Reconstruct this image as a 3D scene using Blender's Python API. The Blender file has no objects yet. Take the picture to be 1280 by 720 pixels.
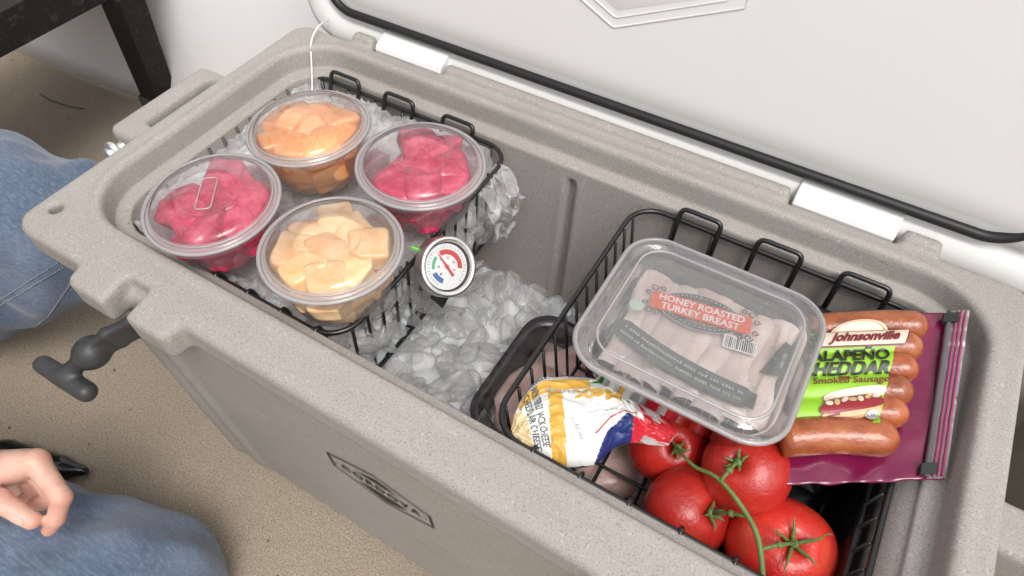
import bpy, math, random
import numpy as np
from mathutils import Matrix, Vector, noise, Euler
random.seed(4); rng = np.random.default_rng(7)
sc = bpy.context.scene
COL = sc.collection
PI = math.pi

# ------------------------------------------------------------------ camera, world, sun, exposure
cam = bpy.data.objects.new('camera', bpy.data.cameras.new('camera')); COL.objects.link(cam)
_R = Vector((0.85879, 0.51231, 0.00352)).normalized()
_F = Vector((-0.31354, 0.531, -0.78723)).normalized()
_U = _R.cross(_F)
cam.matrix_world = Matrix(((_R.x, _U.x, -_F.x, 0), (_R.y, _U.y, -_F.y, 0), (_R.z, _U.z, -_F.z, 0.45), (0, 0, 0, 1)))
cam.data.sensor_width = 36; cam.data.lens = 833.4/1280*36
cam.data.clip_start = 0.02; cam.data.clip_end = 200
cam.data.dof.use_dof = True; cam.data.dof.focus_distance = 0.6; cam.data.dof.aperture_fstop = 26
sc.camera = cam

SUN_EL, SUN_AZ = math.radians(60), math.radians(128)      # azimuth clockwise from +Y: the light comes from the right
world = bpy.data.worlds.new('World'); sc.world = world; world.use_nodes = True
wn, wl = world.node_tree.nodes, world.node_tree.links
sky = wn.new('ShaderNodeTexSky'); sky.sky_type = 'NISHITA'; sky.sun_disc = False
sky.sun_elevation = SUN_EL; sky.sun_rotation = SUN_AZ; sky.dust_density = 5; sky.air_density = 1.5
hs = wn.new('ShaderNodeHueSaturation'); hs.inputs['Saturation'].default_value = 0.12
wl.new(sky.outputs[0], hs.inputs['Color'])
wl.new(hs.outputs[0], wn['Background'].inputs[0]); wn['Background'].inputs[1].default_value = 0.15
sun = bpy.data.objects.new('sun', bpy.data.lights.new('sun', 'SUN')); COL.objects.link(sun)
sun.data.energy = 1.15; sun.data.angle = math.radians(24); sun.data.color = (1.0, 0.965, 0.92)
_d = Vector((math.sin(SUN_AZ)*math.cos(SUN_EL), math.cos(SUN_AZ)*math.cos(SUN_EL), math.sin(SUN_EL)))
sun.rotation_euler = _d.to_track_quat('Z', 'Y').to_euler()
sc.view_settings.view_transform = 'Standard'; sc.view_settings.look = 'None'
sc.view_settings.exposure = 0.20; sc.view_settings.gamma = 1.0
sc.render.engine = 'CYCLES'
sc.cycles.transparent_max_bounces = 24; sc.cycles.max_bounces = 14
sc.cycles.transmission_bounces = 12; sc.cycles.glossy_bounces = 4; sc.cycles.diffuse_bounces = 4

H = -0.43            # height of the ground; the cooler's rim lies at z = 0

# ------------------------------------------------------------------ object helpers
def tag(o, label=None, cat=None, group=None, kind=None):
    if label: o['label'] = label
    if cat: o['category'] = cat
    if group: o['group'] = group
    if kind: o['kind'] = kind
    return o

def empty(name, loc, label, cat, group=None):
    o = bpy.data.objects.new(name, None); COL.objects.link(o); o.location = loc; o.empty_display_size = 0.02
    return tag(o, label, cat, group)

def mesh(vs, fs, name='mesh'):
    me = bpy.data.meshes.new(name)
    if isinstance(vs, np.ndarray): vs = vs.tolist()
    if isinstance(fs, np.ndarray): fs = fs.tolist()
    me.from_pydata(vs, [], fs); me.update()
    return me

def wloc(p):
    v = Vector((0, 0, 0))
    while p is not None:
        v = v + p.location; p = p.parent
    return v

def obj(name, me, mat, parent=None, smooth=True, world=True, loc=None):
    """link one mesh; with world=True the vertices are world coordinates and are moved into the parent's frame"""
    if isinstance(me, tuple): me = mesh(me[0], me[1], name)
    if parent is not None and world:
        me.transform(Matrix.Translation(-wloc(parent)))
    if mat is not None:
        for m in (mat if isinstance(mat, (list, tuple)) else [mat]): me.materials.append(m)
    if smooth:
        me.polygons.foreach_set('use_smooth', [True]*len(me.polygons))
    o = bpy.data.objects.new(name, me); COL.objects.link(o); o.parent = parent
    if loc is not None: o.location = loc
    return o

def inst(name, me, parent, M):
    o = bpy.data.objects.new(name, me); COL.objects.link(o); o.parent = parent; o.matrix_local = M
    return o

class MB:
    def __init__(s): s.v = []; s.f = []
    def add(s, vs, fs):
        b = len(s.v); s.v += [tuple(p) for p in vs]; s.f += [tuple(i+b for i in f) for f in fs]; return s
    def out(s): return (s.v, s.f)

def box(x0, x1, y0, y1, z0, z1):
    v = [(x, y, z) for z in (z0, z1) for y in (y0, y1) for x in (x0, x1)]
    return v, [(0, 2, 3, 1), (4, 5, 7, 6), (0, 1, 5, 4), (2, 6, 7, 3), (0, 4, 6, 2), (1, 3, 7, 5)]

def roundpoly(P, r, n=5, closed=False):
    P = [Vector(p) for p in P]; out = []; N = len(P)
    for i, p in enumerate(P):
        if not closed and i in (0, N-1): out.append(p); continue
        a, b = P[i-1], P[(i+1) % N]
        da, db = (a-p), (b-p); k = min(r, da.length*.49, db.length*.49)
        a2, b2 = p+da.normalized()*k, p+db.normalized()*k
        for j in range(n+1):
            t = j/n; out.append(a2*(1-t)**2 + p*2*t*(1-t) + b2*t*t)
    return out

def tube(P, r, sides=8, closed=False):
    P = [Vector(p) for p in P]; n = len(P); rs = r if isinstance(r, (list, tuple)) else [r]*n
    tang = []
    for i in range(n):
        if closed: t = P[(i+1) % n]-P[i-1]
        else: t = P[min(i+1, n-1)]-P[max(i-1, 0)]
        tang.append(t.normalized())
    up = Vector((0, 0, 1)) if abs(tang[0].z) < .9 else Vector((1, 0, 0))
    nrm = (up-tang[0]*up.dot(tang[0])).normalized()
    vs, fs = [], []
    for i in range(n):
        nrm = (nrm-tang[i]*nrm.dot(tang[i])).normalized(); b = tang[i].cross(nrm)
        for k in range(sides):
            a = 2*PI*k/sides; vs.append(P[i]+(nrm*math.cos(a)+b*math.sin(a))*rs[i])
    for i in range(n if closed else n-1):
        j = (i+1) % n
        for k in range(sides):
            l = (k+1) % sides; fs.append((i*sides+k, i*sides+l, j*sides+l, j*sides+k))
    if not closed:
        fs.append(tuple(range(sides))[::-1]); fs.append(tuple((n-1)*sides+k for k in range(sides)))
    return vs, fs

def rrect(hx, hy, r, n=6):
    r = min(r, hx, hy); pts = []
    for cx, cy, a0 in ((hx-r, hy-r, 0), (-hx+r, hy-r, 90), (-hx+r, -hy+r, 180), (hx-r, -hy+r, 270)):
        for k in range(n+1):
            a = math.radians(a0+90*k/n); pts.append((cx+r*math.cos(a), cy+r*math.sin(a)))
    return pts

def loft(rings, cap0=False, cap1=False):
    """rings: list of point lists of the same length"""
    n = len(rings[0]); vs = [tuple(p) for R in rings for p in R]; fs = []
    for i in range(len(rings)-1):
        for k in range(n):
            l = (k+1) % n; fs.append((i*n+k, i*n+l, (i+1)*n+l, (i+1)*n+k))
    if cap0: fs.append(tuple(range(n))[::-1])
    if cap1: fs.append(tuple((len(rings)-1)*n+k for k in range(n)))
    return vs, fs

def lathe(prof, n=48, cap1=False, cap0=False):
    return loft([[(r*math.cos(2*PI*k/n), r*math.sin(2*PI*k/n), z) for k in range(n)] for r, z in prof], cap0, cap1)

def grid(fn, nu, nv):
    vs = [fn(i/nu, j/nv) for j in range(nv+1) for i in range(nu+1)]
    fs = [(j*(nu+1)+i, j*(nu+1)+i+1, (j+1)*(nu+1)+i+1, (j+1)*(nu+1)+i) for j in range(nv) for i in range(nu)]
    return vs, fs

# ------------------------------------------------------------------ signed distance modelling
def surface_nets(F, org, h):
    """naive surface nets: F < 0 inside"""
    s = F < 0; nx, ny, nz = F.shape
    c = np.zeros((nx-1, ny-1, nz-1), int)
    for a in (0, 1):
        for b in (0, 1):
            for d in (0, 1): c += s[a:nx-1+a, b:ny-1+b, d:nz-1+d]
    act = (c > 0) & (c < 8)
    idx = -np.ones(act.shape, int); ii = np.argwhere(act); idx[act] = np.arange(len(ii))
    acc = np.zeros((len(ii), 3)); cnt = np.zeros(len(ii))
    corners = [(a, b, d) for a in (0, 1) for b in (0, 1) for d in (0, 1)]
    for p in corners:
        for ax in range(3):
            if p[ax]: continue
            q = list(p); q[ax] = 1
            fa = F[ii[:, 0]+p[0], ii[:, 1]+p[1], ii[:, 2]+p[2]]; fb = F[ii[:, 0]+q[0], ii[:, 1]+q[1], ii[:, 2]+q[2]]
            m = (fa < 0) != (fb < 0); t = np.where(m, fa/np.where(m, fa-fb, 1), 0)
            pos = np.tile(np.array(p, float), (len(ii), 1)); pos[:, ax] += t
            acc[m] += pos[m]; cnt[m] += 1
    V = (ii+acc/cnt[:, None])*h+np.array(org)
    Q = []
    for ax in range(3):
        o1, o2 = [(1, 2), (2, 0), (0, 1)][ax]
        sl = [slice(None)]*3; sh = [slice(None)]*3
        sl[ax] = slice(0, -1); sh[ax] = slice(1, None)
        e = s[tuple(sl)] != s[tuple(sh)]; ee = np.argwhere(e)
        ok = (ee[:, o1] > 0) & (ee[:, o2] > 0) & (ee[:, o1] < F.shape[o1]-1) & (ee[:, o2] < F.shape[o2]-1); ee = ee[ok]
        def g(d1, d2):
            k = ee.copy(); k[:, o1] -= d1; k[:, o2] -= d2; return idx[k[:, 0], k[:, 1], k[:, 2]]
        q = np.stack([g(1, 1), g(0, 1), g(0, 0), g(1, 0)], 1)
        ins = s[ee[:, 0], ee[:, 1], ee[:, 2]]
        q[~ins] = q[~ins][:, ::-1]; Q.append(q)
    return V, np.concatenate(Q)

def np_mesh(V, Q, name):
    me = bpy.data.meshes.new(name)
    me.vertices.add(len(V)); me.vertices.foreach_set('co', V.astype(np.float32).ravel())
    me.loops.add(Q.size); me.loops.foreach_set('vertex_index', Q.astype(np.int32).ravel())
    me.polygons.add(len(Q)); me.polygons.foreach_set('loop_start', np.arange(0, Q.size, 4, dtype=np.int32))
    me.polygons.foreach_set('loop_total', np.full(len(Q), 4, dtype=np.int32))
    me.update(calc_edges=True); me.validate()
    return me

def sdf_mesh(fn, lo, hi, h, name='m'):
    ax = [np.arange(lo[i], hi[i]+h, h) for i in range(3)]
    X, Y, Z = np.meshgrid(*ax, indexing='ij', sparse=True)
    F = fn(X, Y, Z)+0*(X+Y+Z)
    V, Q = surface_nets(F.astype(np.float64), lo, h)
    return np_mesh(V, Q, name)

def smin(a, b, k):
    h = np.clip(.5+.5*(b-a)/k, 0, 1); return b*(1-h)+a*h-k*h*(1-h)
def smax(a, b, k): return -smin(-a, -b, k)
def caps(X, Y, Z, a, b, ra, rb):
    a = np.array(a, float); d = np.array(b, float)-a
    px, py, pz = X-a[0], Y-a[1], Z-a[2]
    t = np.clip((px*d[0]+py*d[1]+pz*d[2])/(d@d), 0, 1)
    return np.sqrt((px-t*d[0])**2+(py-t*d[1])**2+(pz-t*d[2])**2)-(ra+(rb-ra)*t)
def rb2(X, Y, x0, x1, y0, y1, r):
    qx = np.abs(X-(x0+x1)/2)-(x1-x0)/2+r; qy = np.abs(Y-(y0+y1)/2)-(y1-y0)/2+r
    return np.minimum(np.maximum(qx, qy), 0)+np.sqrt(np.maximum(qx, 0)**2+np.maximum(qy, 0)**2)-r
def ext(d2, Z, z0, z1, r):
    w = np.abs(Z-(z0+z1)/2)-(z1-z0)/2+r; d = d2+r
    return np.minimum(np.maximum(d, w), 0)+np.sqrt(np.maximum(d, 0)**2+np.maximum(w, 0)**2)-r

# ------------------------------------------------------------------ materials
def nodemat(name):
    m = bpy.data.materials.new(name); m.use_nodes = True
    return m, m.node_tree.nodes, m.node_tree.links, m.node_tree.nodes['Principled BSDF']
def coords(n, l, scale=(1, 1, 1)):
    tc = n.new('ShaderNodeTexCoord'); mp = n.new('ShaderNodeMapping'); mp.inputs['Scale'].default_value = scale
    l.new(tc.outputs['Object'], mp.inputs[0]); return mp.outputs[0]
def nz(n, l, vec, scale, detail=3, rough=.6):
    t = n.new('ShaderNodeTexNoise'); t.inputs['Scale'].default_value = scale; t.inputs['Detail'].default_value = detail
    t.inputs['Roughness'].default_value = rough; l.new(vec, t.inputs['Vector']); return t.outputs['Fac']
def ramp(n, l, fac, stops):
    r = n.new('ShaderNodeValToRGB'); e = r.color_ramp.elements
    while len(e) < len(stops): e.new(.5)
    for k, (p, c) in enumerate(stops): e[k].position = p; e[k].color = (*c, 1)
    l.new(fac, r.inputs[0]); return r.outputs[0]
def mixc(n, l, fac, a, b, mode='MIX'):
    m = n.new('ShaderNodeMix'); m.data_type = 'RGBA'; m.blend_type = mode
    for s, v in ((m.inputs[0], fac), (m.inputs[6], a), (m.inputs[7], b)):
        if isinstance(v, (int, float)): s.default_value = v
        elif isinstance(v, tuple): s.default_value = (*v, 1)
        else: l.new(v, s)
    return m.outputs[2]
def bump(n, l, h, strength, dist, bs):
    b = n.new('ShaderNodeBump'); b.inputs['Strength'].default_value = strength; b.inputs['Distance'].default_value = dist
    l.new(h, b.inputs['Height'])
    for t in (bs if isinstance(bs, (list, tuple)) else [bs]): l.new(b.outputs[0], t.inputs['Normal'])

def plain(name, c, rough=.5, metal=0, spec=.5, coat=0, var=0, vscale=60, bmp=0, bscale=200, sss=0):
    m, n, l, b = nodemat(name); b.inputs['Base Color'].default_value = (*c, 1)
    b.inputs['Roughness'].default_value = rough; b.inputs['Metallic'].default_value = metal
    b.inputs['Specular IOR Level'].default_value = spec; b.inputs['Coat Weight'].default_value = coat
    b.inputs['Coat Roughness'].default_value = .08
    if sss: b.inputs['Subsurface Weight'].default_value = sss; b.inputs['Subsurface Scale'].default_value = .006; b.inputs['Subsurface Radius'].default_value = (1, .5, .35)
    v = coords(n, l)
    f = nz(n, l, v, vscale, 4)
    k = var or .08
    l.new(mixc(n, l, f, tuple(x*(1-k) for x in c), tuple(min(1, x*(1+k)) for x in c)), b.inputs['Base Color'])
    if bmp: bump(n, l, nz(n, l, v, bscale, 3), bmp, .001, b)
    return m

def speckle_mat(name, base, dark, light, s1=760, rough=.62):
    m, n, l, b = nodemat(name); v = coords(n, l)
    f1 = nz(n, l, v, s1, 2, .5); f2 = nz(n, l, v, s1*.45, 2, .5); f3 = nz(n, l, v, 9, 4)
    c = mixc(n, l, ramp(n, l, f1, [(.28, (.85, .85, .85)), (.48, (0, 0, 0))]), base, dark)
    c = mixc(n, l, ramp(n, l, f2, [(.60, (0, 0, 0)), (.74, (.7, .7, .7))]), c, light)
    c = mixc(n, l, f3, c, mixc(n, l, 1.0, c, (.80, .78, .76), 'MULTIPLY'))
    sw_ = nz(n, l, coords(n, l, (1, 14, 3)), 9, 6, .75); sm_ = nz(n, l, v, 5, 6, .7)
    c = mixc(n, l, ramp(n, l, sw_, [(.66, (0, 0, 0)), (.71, (.45, .45, .45))]), c, tuple(min(1, x*1.35) for x in base))
    c = mixc(n, l, ramp(n, l, sm_, [(.58, (0, 0, 0)), (.75, (.5, .5, .5))]), c, tuple(x*.72 for x in base))
    l.new(c, b.inputs['Base Color']); b.inputs['Roughness'].default_value = rough
    b.inputs['Specular IOR Level'].default_value = .35
    bump(n, l, nz(n, l, v, 900, 2), .22, .0006, b)
    return m

M = {}
M['cooler'] = speckle_mat('cooler_plastic', (.385, .360, .336), (.215, .195, .175), (.53, .50, .465))
M['lid'] = plain('lid_plastic', (.69, .68, .66), .42, var=.02, vscale=6, bmp=.05, bscale=300)
M['white'] = plain('hinge_plastic', (.76, .75, .735), .4, var=.02)
M['gasket'] = plain('gasket_rubber', (.012, .012, .012), .42)
M['rubber'] = plain('latch_rubber', (.035, .036, .036), .45, bmp=.1, bscale=500)
M['wire'] = plain('black_wire', (.012, .012, .012), .28, spec=.6, bmp=.06, bscale=350)
M['ink'] = plain('dark_ink', (.026, .021, .017), .6)
M['steel'] = plain('steel', (.85, .84, .82), .34, metal=1, bmp=.03, bscale=120)
M['cordw'] = plain('white_cord', (.75, .74, .72), .6)
M['blackframe'] = speckle_mat('speckled_black_paint', (.010, .009, .008), (.004, .004, .004), (.07, .06, .05), 260, .6)
M['blackplastic'] = plain('black_plastic', (.010, .010, .011), .22, bmp=.25, bscale=40)
M['traydark'] = plain('tray_plastic', (.012, .008, .008), .18, spec=.6)
M['brass'] = plain('threads', (.26, .27, .29), .8)

m, n, l, b = nodemat('carpet'); v = coords(n, l); M['carpet'] = m
f = nz(n, l, v, 430, 3, .7); g = nz(n, l, v, 1100, 2); d = nz(n, l, v, 3.2, 5); w = nz(n, l, v, 55, 3)
c = ramp(n, l, f, [(.32, (.25, .200, .150)), (.5, (.39, .325, .255)), (.68, (.53, .455, .37))])
c = mixc(n, l, ramp(n, l, g, [(.34, (.7, .7, .7)), (.45, (0, 0, 0))]), c, (.17, .125, .085))
c = mixc(n, l, ramp(n, l, d, [(.35, (0, 0, 0)), (.7, (.35, .35, .35))]), c, mixc(n, l, 1.0, c, (.72, .69, .66), 'MULTIPLY'))
l.new(c, b.inputs['Base Color']); b.inputs['Roughness'].default_value = .95; b.inputs['Specular IOR Level'].default_value = .1
mm = n.new('ShaderNodeMath'); mm.operation = 'ADD'; l.new(f, mm.inputs[0]); l.new(w, mm.inputs[1])
bump(n, l, mm.outputs[0], .7, .004, b)

m, n, l, b = nodemat('denim'); v = coords(n, l); M['denim'] = m
va = coords(n, l, (1, 6, 6)); f = nz(n, l, va, 55, 5, .7); t = nz(n, l, coords(n, l, (.35, 1.6, 1.6)), 700, 2); p = nz(n, l, v, 7, 4)
c = ramp(n, l, f, [(.3, (.060, .084, .130)), (.5, (.105, .137, .195)), (.72, (.19, .23, .295))])
c = mixc(n, l, ramp(n, l, t, [(.38, (.6, .6, .6)), (.62, (0, 0, 0))]), c, (.065, .092, .145))
c = mixc(n, l, ramp(n, l, p, [(.4, (0, 0, 0)), (.75, (.4, .4, .4))]), c, (.26, .30, .36))
l.new(c, b.inputs['Base Color']); b.inputs['Roughness'].default_value = .9; b.inputs['Specular IOR Level'].default_value = .15
b.inputs['Sheen Weight'].default_value = .25
bump(n, l, mixc(n, l, .35, f, t), .45, .0015, b)

m, n, l, b = nodemat('skin'); v = coords(n, l); M['skin'] = m
f = nz(n, l, v, 90, 4); g = nz(n, l, v, 22, 3)
c = ramp(n, l, g, [(.35, (.58, .285, .215)), (.65, (.70, .44, .345))])
c = mixc(n, l, ramp(n, l, f, [(.35, (.3, .3, .3)), (.6, (0, 0, 0))]), c, (.52, .24, .18))
l.new(c, b.inputs['Base Color']); b.inputs['Roughness'].default_value = .45
b.inputs['Subsurface Weight'].default_value = .25; b.inputs['Subsurface Scale'].default_value = .004
bump(n, l, mixc(n, l, .5, nz(n, l, v, 420, 3), nz(n, l, coords(n, l, (1, 1, 2.2)), 130, 4, .7)), .5, .0012, b)
M['nail'] = plain('nail', (.72, .45, .38), .25)
M['shoe'] = plain('shoe_leather', (.008, .008, .008), .22, coat=.3)
M['sweater'] = plain('dark_cloth', (.05, .05, .07), .9, bmp=.3, bscale=200)

m, n, l, b = nodemat('tarp'); v = coords(n, l); M['tarp'] = m
f = nz(n, l, coords(n, l, (1, 1, .3)), 2.2, 4); c = ramp(n, l, f, [(.3, (.86, .86, .87)), (.7, (.92, .92, .93))])
l.new(c, b.inputs['Base Color']); b.inputs['Roughness'].default_value = .55
bump(n, l, f, .35, .03, b)

def film_mat(name, haze=.08, hazec=(.9, .9, .92), rough=.06, spec=1.0, tint=(1, 1, 1), bs=0, bscale=60, bdist=.004, hazevar=0, facing=.0):
    m = bpy.data.materials.new(name); m.use_nodes = True; n, l = m.node_tree.nodes, m.node_tree.links; n.clear()
    o = n.new('ShaderNodeOutputMaterial'); tr = n.new('ShaderNodeBsdfTransparent'); gl = n.new('ShaderNodeBsdfGlossy')
    df0 = n.new('ShaderNodeBsdfDiffuse'); tl = n.new('ShaderNodeBsdfTranslucent'); df = df0; tl.inputs[0].default_value = (*hazec, 1); mx0 = n.new('ShaderNodeMixShader'); mx0.inputs[0].default_value = .5; l.new(df0.outputs[0], mx0.inputs[1]); l.new(tl.outputs[0], mx0.inputs[2]); df.inputs[0].default_value = (*hazec, 1); tr.inputs[0].default_value = (*tint, 1)
    gl.inputs['Roughness'].default_value = rough
    fr = n.new('ShaderNodeFresnel'); fr.inputs[0].default_value = 1.5
    v = coords(n, l)
    mu = n.new('ShaderNodeMath'); mu.operation = 'MULTIPLY'; mu.use_clamp = True; l.new(fr.outputs[0], mu.inputs[0]); mu.inputs[1].default_value = spec*2
    m1 = n.new('ShaderNodeMixShader'); l.new(tr.outputs[0], m1.inputs[1]); l.new(mx0.outputs[0], m1.inputs[2])
    lw = n.new('ShaderNodeLayerWeight'); lw.inputs[0].default_value = .35
    ha = n.new('ShaderNodeMath'); ha.operation = 'MULTIPLY_ADD'; ha.use_clamp = True
    l.new(lw.outputs['Facing'], ha.inputs[0]); ha.inputs[1].default_value = facing; ha.inputs[2].default_value = haze
    if hazevar:
        h2 = n.new('ShaderNodeMath'); h2.operation = 'MULTIPLY_ADD'; h2.use_clamp = True
        l.new(ramp(n, l, nz(n, l, v, bscale, 4), [(.4, (0, 0, 0)), (.7, (1, 1, 1))]), h2.inputs[0]); h2.inputs[1].default_value = hazevar; l.new(ha.outputs[0], h2.inputs[2])
        l.new(h2.outputs[0], m1.inputs[0])
    else: l.new(ha.outputs[0], m1.inputs[0])
    m2 = n.new('ShaderNodeMixShader'); l.new(mu.outputs[0], m2.inputs[0]); l.new(m1.outputs[0], m2.inputs[1]); l.new(gl.outputs[0], m2.inputs[2])
    l.new(m2.outputs[0], o.inputs[0])
    if bs:
        b = n.new('ShaderNodeBump'); b.inputs['Strength'].default_value = bs; b.inputs['Distance'].default_value = bdist
        l.new(nz(n, l, v, bscale, 3), b.inputs['Height'])
        for t in (gl, df, fr): l.new(b.outputs[0], t.inputs['Normal'])
    return m
M['cup'] = film_mat('clear_cup_plastic', .10, hazec=(1, .97, .97), rough=.09, spec=.3, facing=.16, bs=.15, bscale=120, bdist=.001)
M['cuplid'] = film_mat('clear_lid_plastic', .03, hazec=(.99, .96, .98), rough=.09, spec=.6, facing=.16, bs=.25, bscale=70, bdist=.0015, hazevar=.07)
M['cuprim'] = film_mat('lid_rim_plastic', .42, hazec=(.97, .93, .93), rough=.16, spec=.6, facing=.20)
M['deli'] = film_mat('deli_lid_plastic', .11, hazec=(.80, .81, .82), rough=.10, spec=1.1, facing=.28, bs=.2, bscale=40, bdist=.002, hazevar=.03)
M['bagfilm'] = film_mat('ice_bag_film', .30, hazec=(.99, .97, .98), rough=.25, spec=.35, facing=.2, bs=.4, bscale=40, bdist=.005, hazevar=.35)
M['clearfilm'] = film_mat('wrap_film', .0, rough=.10, spec=.6, bs=.4, bscale=22, bdist=.006, hazevar=.0)

M['ice'] = film_mat('ice', .10, hazec=(.99, .99, .99), rough=.16, spec=.22, facing=.42, bs=.15, bscale=40, bdist=.003, hazevar=.12)
m, n, l, b = nodemat('ice_mass'); v = coords(n, l); M['icemass'] = m
f = nz(n, l, v, 38, 5, .65)
l.new(ramp(n, l, f, [(.3, (.56, .555, .55)), (.5, (.65, .645, .64)), (.72, (.76, .755, .75))]), b.inputs['Base Color'])
b.inputs['Roughness'].default_value = .28; b.inputs['Subsurface Weight'].default_value = .5; b.inputs['Subsurface Scale'].default_value = .02
bump(n, l, nz(n, l, v, 30, 3), .4, .006, b)

def fruit_mat(name, stops, rough=.22, scale=45):
    m, n, l, b = nodemat(name); v = coords(n, l)
    oi = n.new('ShaderNodeObjectInfo'); ad = n.new('ShaderNodeVectorMath'); l.new(v, ad.inputs[0]); l.new(oi.outputs['Random'], ad.inputs[1])
    f = nz(n, l, ad.outputs[0], scale, 4); g = nz(n, l, ad.outputs[0], 330, 3)
    c = ramp(n, l, f, stops)
    mm = n.new('ShaderNodeMapRange'); l.new(oi.outputs['Random'], mm.inputs[0]); mm.inputs[3].default_value = .8; mm.inputs[4].default_value = 1.12
    hsv = n.new('ShaderNodeHueSaturation'); l.new(c, hsv.inputs['Color']); l.new(mm.outputs[0], hsv.inputs['Value'])
    l.new(hsv.outputs[0], b.inputs['Base Color']); b.inputs['Roughness'].default_value = rough
    b.inputs['Subsurface Weight'].default_value = .35; b.inputs['Subsurface Scale'].default_value = .006; b.inputs['Subsurface Radius'].default_value = (1, .4, .2)
    b.inputs['Coat Weight'].default_value = .35; b.inputs['Coat Roughness'].default_value = .12
    st = nz(n, l, coords(n, l, (1, .25, 1)), 420, 3)
    c2 = mixc(n, l, ramp(n, l, st, [(.45, (0, 0, 0)), (.7, (.22, .22, .22))]), hsv.outputs[0], (.95, .80, .70) if name != 'watermelon' else (.85, .16, .25))
    if name in ('cantaloupe', 'melon', 'watermelon'): l.new(c2, b.inputs['Base Color'])
    bump(n, l, mixc(n, l, .5, f, g), .6, .002, b)
    if name == 'watermelon': b.inputs['Subsurface Weight'].default_value = .12; b.inputs['Coat Weight'].default_value = .5
    return m
M['cantaloupe'] = fruit_mat('cantaloupe', [(.3, (.95, .34, .09)), (.5, (.98, .45, .16)), (.75, (.98, .60, .32))])
M['melon'] = fruit_mat('melon', [(.3, (.98, .50, .20)), (.5, (.98, .62, .31)), (.72, (.98, .76, .48))])
M['watermelon'] = fruit_mat('watermelon', [(.32, (.38, .006, .040)), (.5, (.62, .028, .105)), (.70, (.80, .14, .24))])
M['tomato'] = fruit_mat('tomato_skin', [(.3, (.46, .014, .012)), (.55, (.60, .036, .022)), (.75, (.66, .11, .05))], .34, 24); M['tomato'].node_tree.nodes['Principled BSDF'].inputs['Coat Weight'].default_value = .2; M['tomato'].node_tree.nodes['Principled BSDF'].inputs['Coat Roughness'].default_value = .2
M['stem'] = plain('green_stem', (.13, .20, .055), .55, var=.3, vscale=90, bmp=.4, bscale=260)
M['sausage'] = fruit_mat('sausage', [(.3, (.24, .052, .018)), (.5, (.37, .098, .030)), (.75, (.46, .16, .060))], .28, 60)
M['turkey'] = fruit_mat('sliced_turkey', [(.25, (.62, .44, .40)), (.5, (.76, .62, .575)), (.75, (.87, .77, .73))], .35, 30)
M['rawmeat'] = fruit_mat('raw_meat', [(.28, (.50, .22, .20)), (.5, (.68, .46, .41)), (.72, (.78, .64, .58))], .28, 26)

def flat(name, c, rough=.4): return plain(name, c, rough, var=.04, vscale=120)
M['lime'] = flat('lime_print', (.30, .58, .035)); M['magenta'] = plain('magenta_film', (.17, .008, .052), .18, coat=.5, bmp=.6, bscale=60)
M['cream'] = flat('cream_print', (.72, .60, .48)); M['dkred'] = flat('dark_red_print', (.17, .012, .02)); M['black'] = flat('black_print', (.015, .02, .015))
M['whiteprint'] = flat('white_print', (.78, .78, .77)); M['coral'] = flat('coral_print', (.72, .13, .075)); M['grey'] = flat('grey_print', (.10, .11, .105))
M['lgrey'] = flat('light_grey_print', (.45, .45, .44)); M['navy'] = flat('navy_print', (.018, .035, .16)); M['redp'] = plain('red_film', (.62, .03, .045), .3, bmp=.4, bscale=80)
M['gold'] = flat('gold_print', (.66, .38, .06)); M['greenp'] = flat('green_print', (.05, .26, .04)); M['cheese'] = plain('shredded_cheese', (.80, .62, .36), .45, var=.25, vscale=140, bmp=1, bscale=160)
M['bun'] = plain('bun_print', (.62, .40, .20), .4, var=.3, vscale=150); M['hotdog'] = plain('sausage_print', (.28, .02, .03), .35, var=.3, vscale=120); M['pepper'] = plain('topping_print', (.22, .11, .05), .4, var=.8, vscale=260)
M['zip'] = film_mat('zip_strip', .45, hazec=(.62, .58, .60), rough=.15, spec=1.0)
M['blue'] = flat('blue_print', (.03, .12, .30)); M['red'] = flat('red_print', (.50, .03, .03))

# ------------------------------------------------------------------ ground and tent wall
obj('ground', ([(-40, -40, H), (40, -40, H), (40, 40, H), (-40, 40, H)], [(0, 1, 2, 3)]), M['carpet'], smooth=False)['kind'] = 'structure'
def wall_fn(u, v):
    x = -3.6+6.2*u; z = H+0.004+1.75*v
    s = 1/(1+math.exp(-(x+.95)*9))
    y = .60+.045*(x+1.68)*.35+s*.42+.10*v*v+.012*math.sin(x*7+v*2)*v+.02*math.sin(x*3.1+1)*v
    return (x, y, z)
gw = grid(wall_fn, 120, 30)
tw = tag(obj('tent_wall', gw, M['tarp']), 'white tent side wall hanging down to the carpet behind the cooler', 'tent wall')
md = tw.modifiers.new('thickness', 'SOLIDIFY'); md.thickness = .002

# ------------------------------------------------------------------ black table with its leg at the upper left
tb = empty('table', (-1.45, .2, H), 'low black speckled metal table behind the left end of the cooler', 'table')
obj('frame_rail', box(-1.163, -1.095, -.35, .66, -.118, -.064), M['blackframe'], tb, smooth=False)
obj('frame_rail', box(-1.95, -1.90, -.35, .66, -.118, -.064), M['blackframe'], tb, smooth=False)
obj('frame_rail', box(-1.899, -1.164, .61, .66, -.117, -.065), M['blackframe'], tb, smooth=False)
obj('tabletop', box(-1.50, -1.164, -.34, .609, -.088, -.0625), plain('worn_dark_board', (.018, .013, .009), .7, var=.7, vscale=20), tb, smooth=False)
def skew(x0, y0, x1, y1, z0, z1, w, d):
    v = [(x+a*w, y+b*d, z) for x, y, z in ((x0, y0, z0), (x1, y1, z1)) for a, b in ((-.5, -.5), (.5, -.5), (.5, .5), (-.5, .5))]
    return v, [(0, 1, 2, 3)[::-1], (4, 5, 6, 7), (0, 1, 5, 4), (1, 2, 6, 5), (2, 3, 7, 6), (3, 0, 4, 7)]
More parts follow.
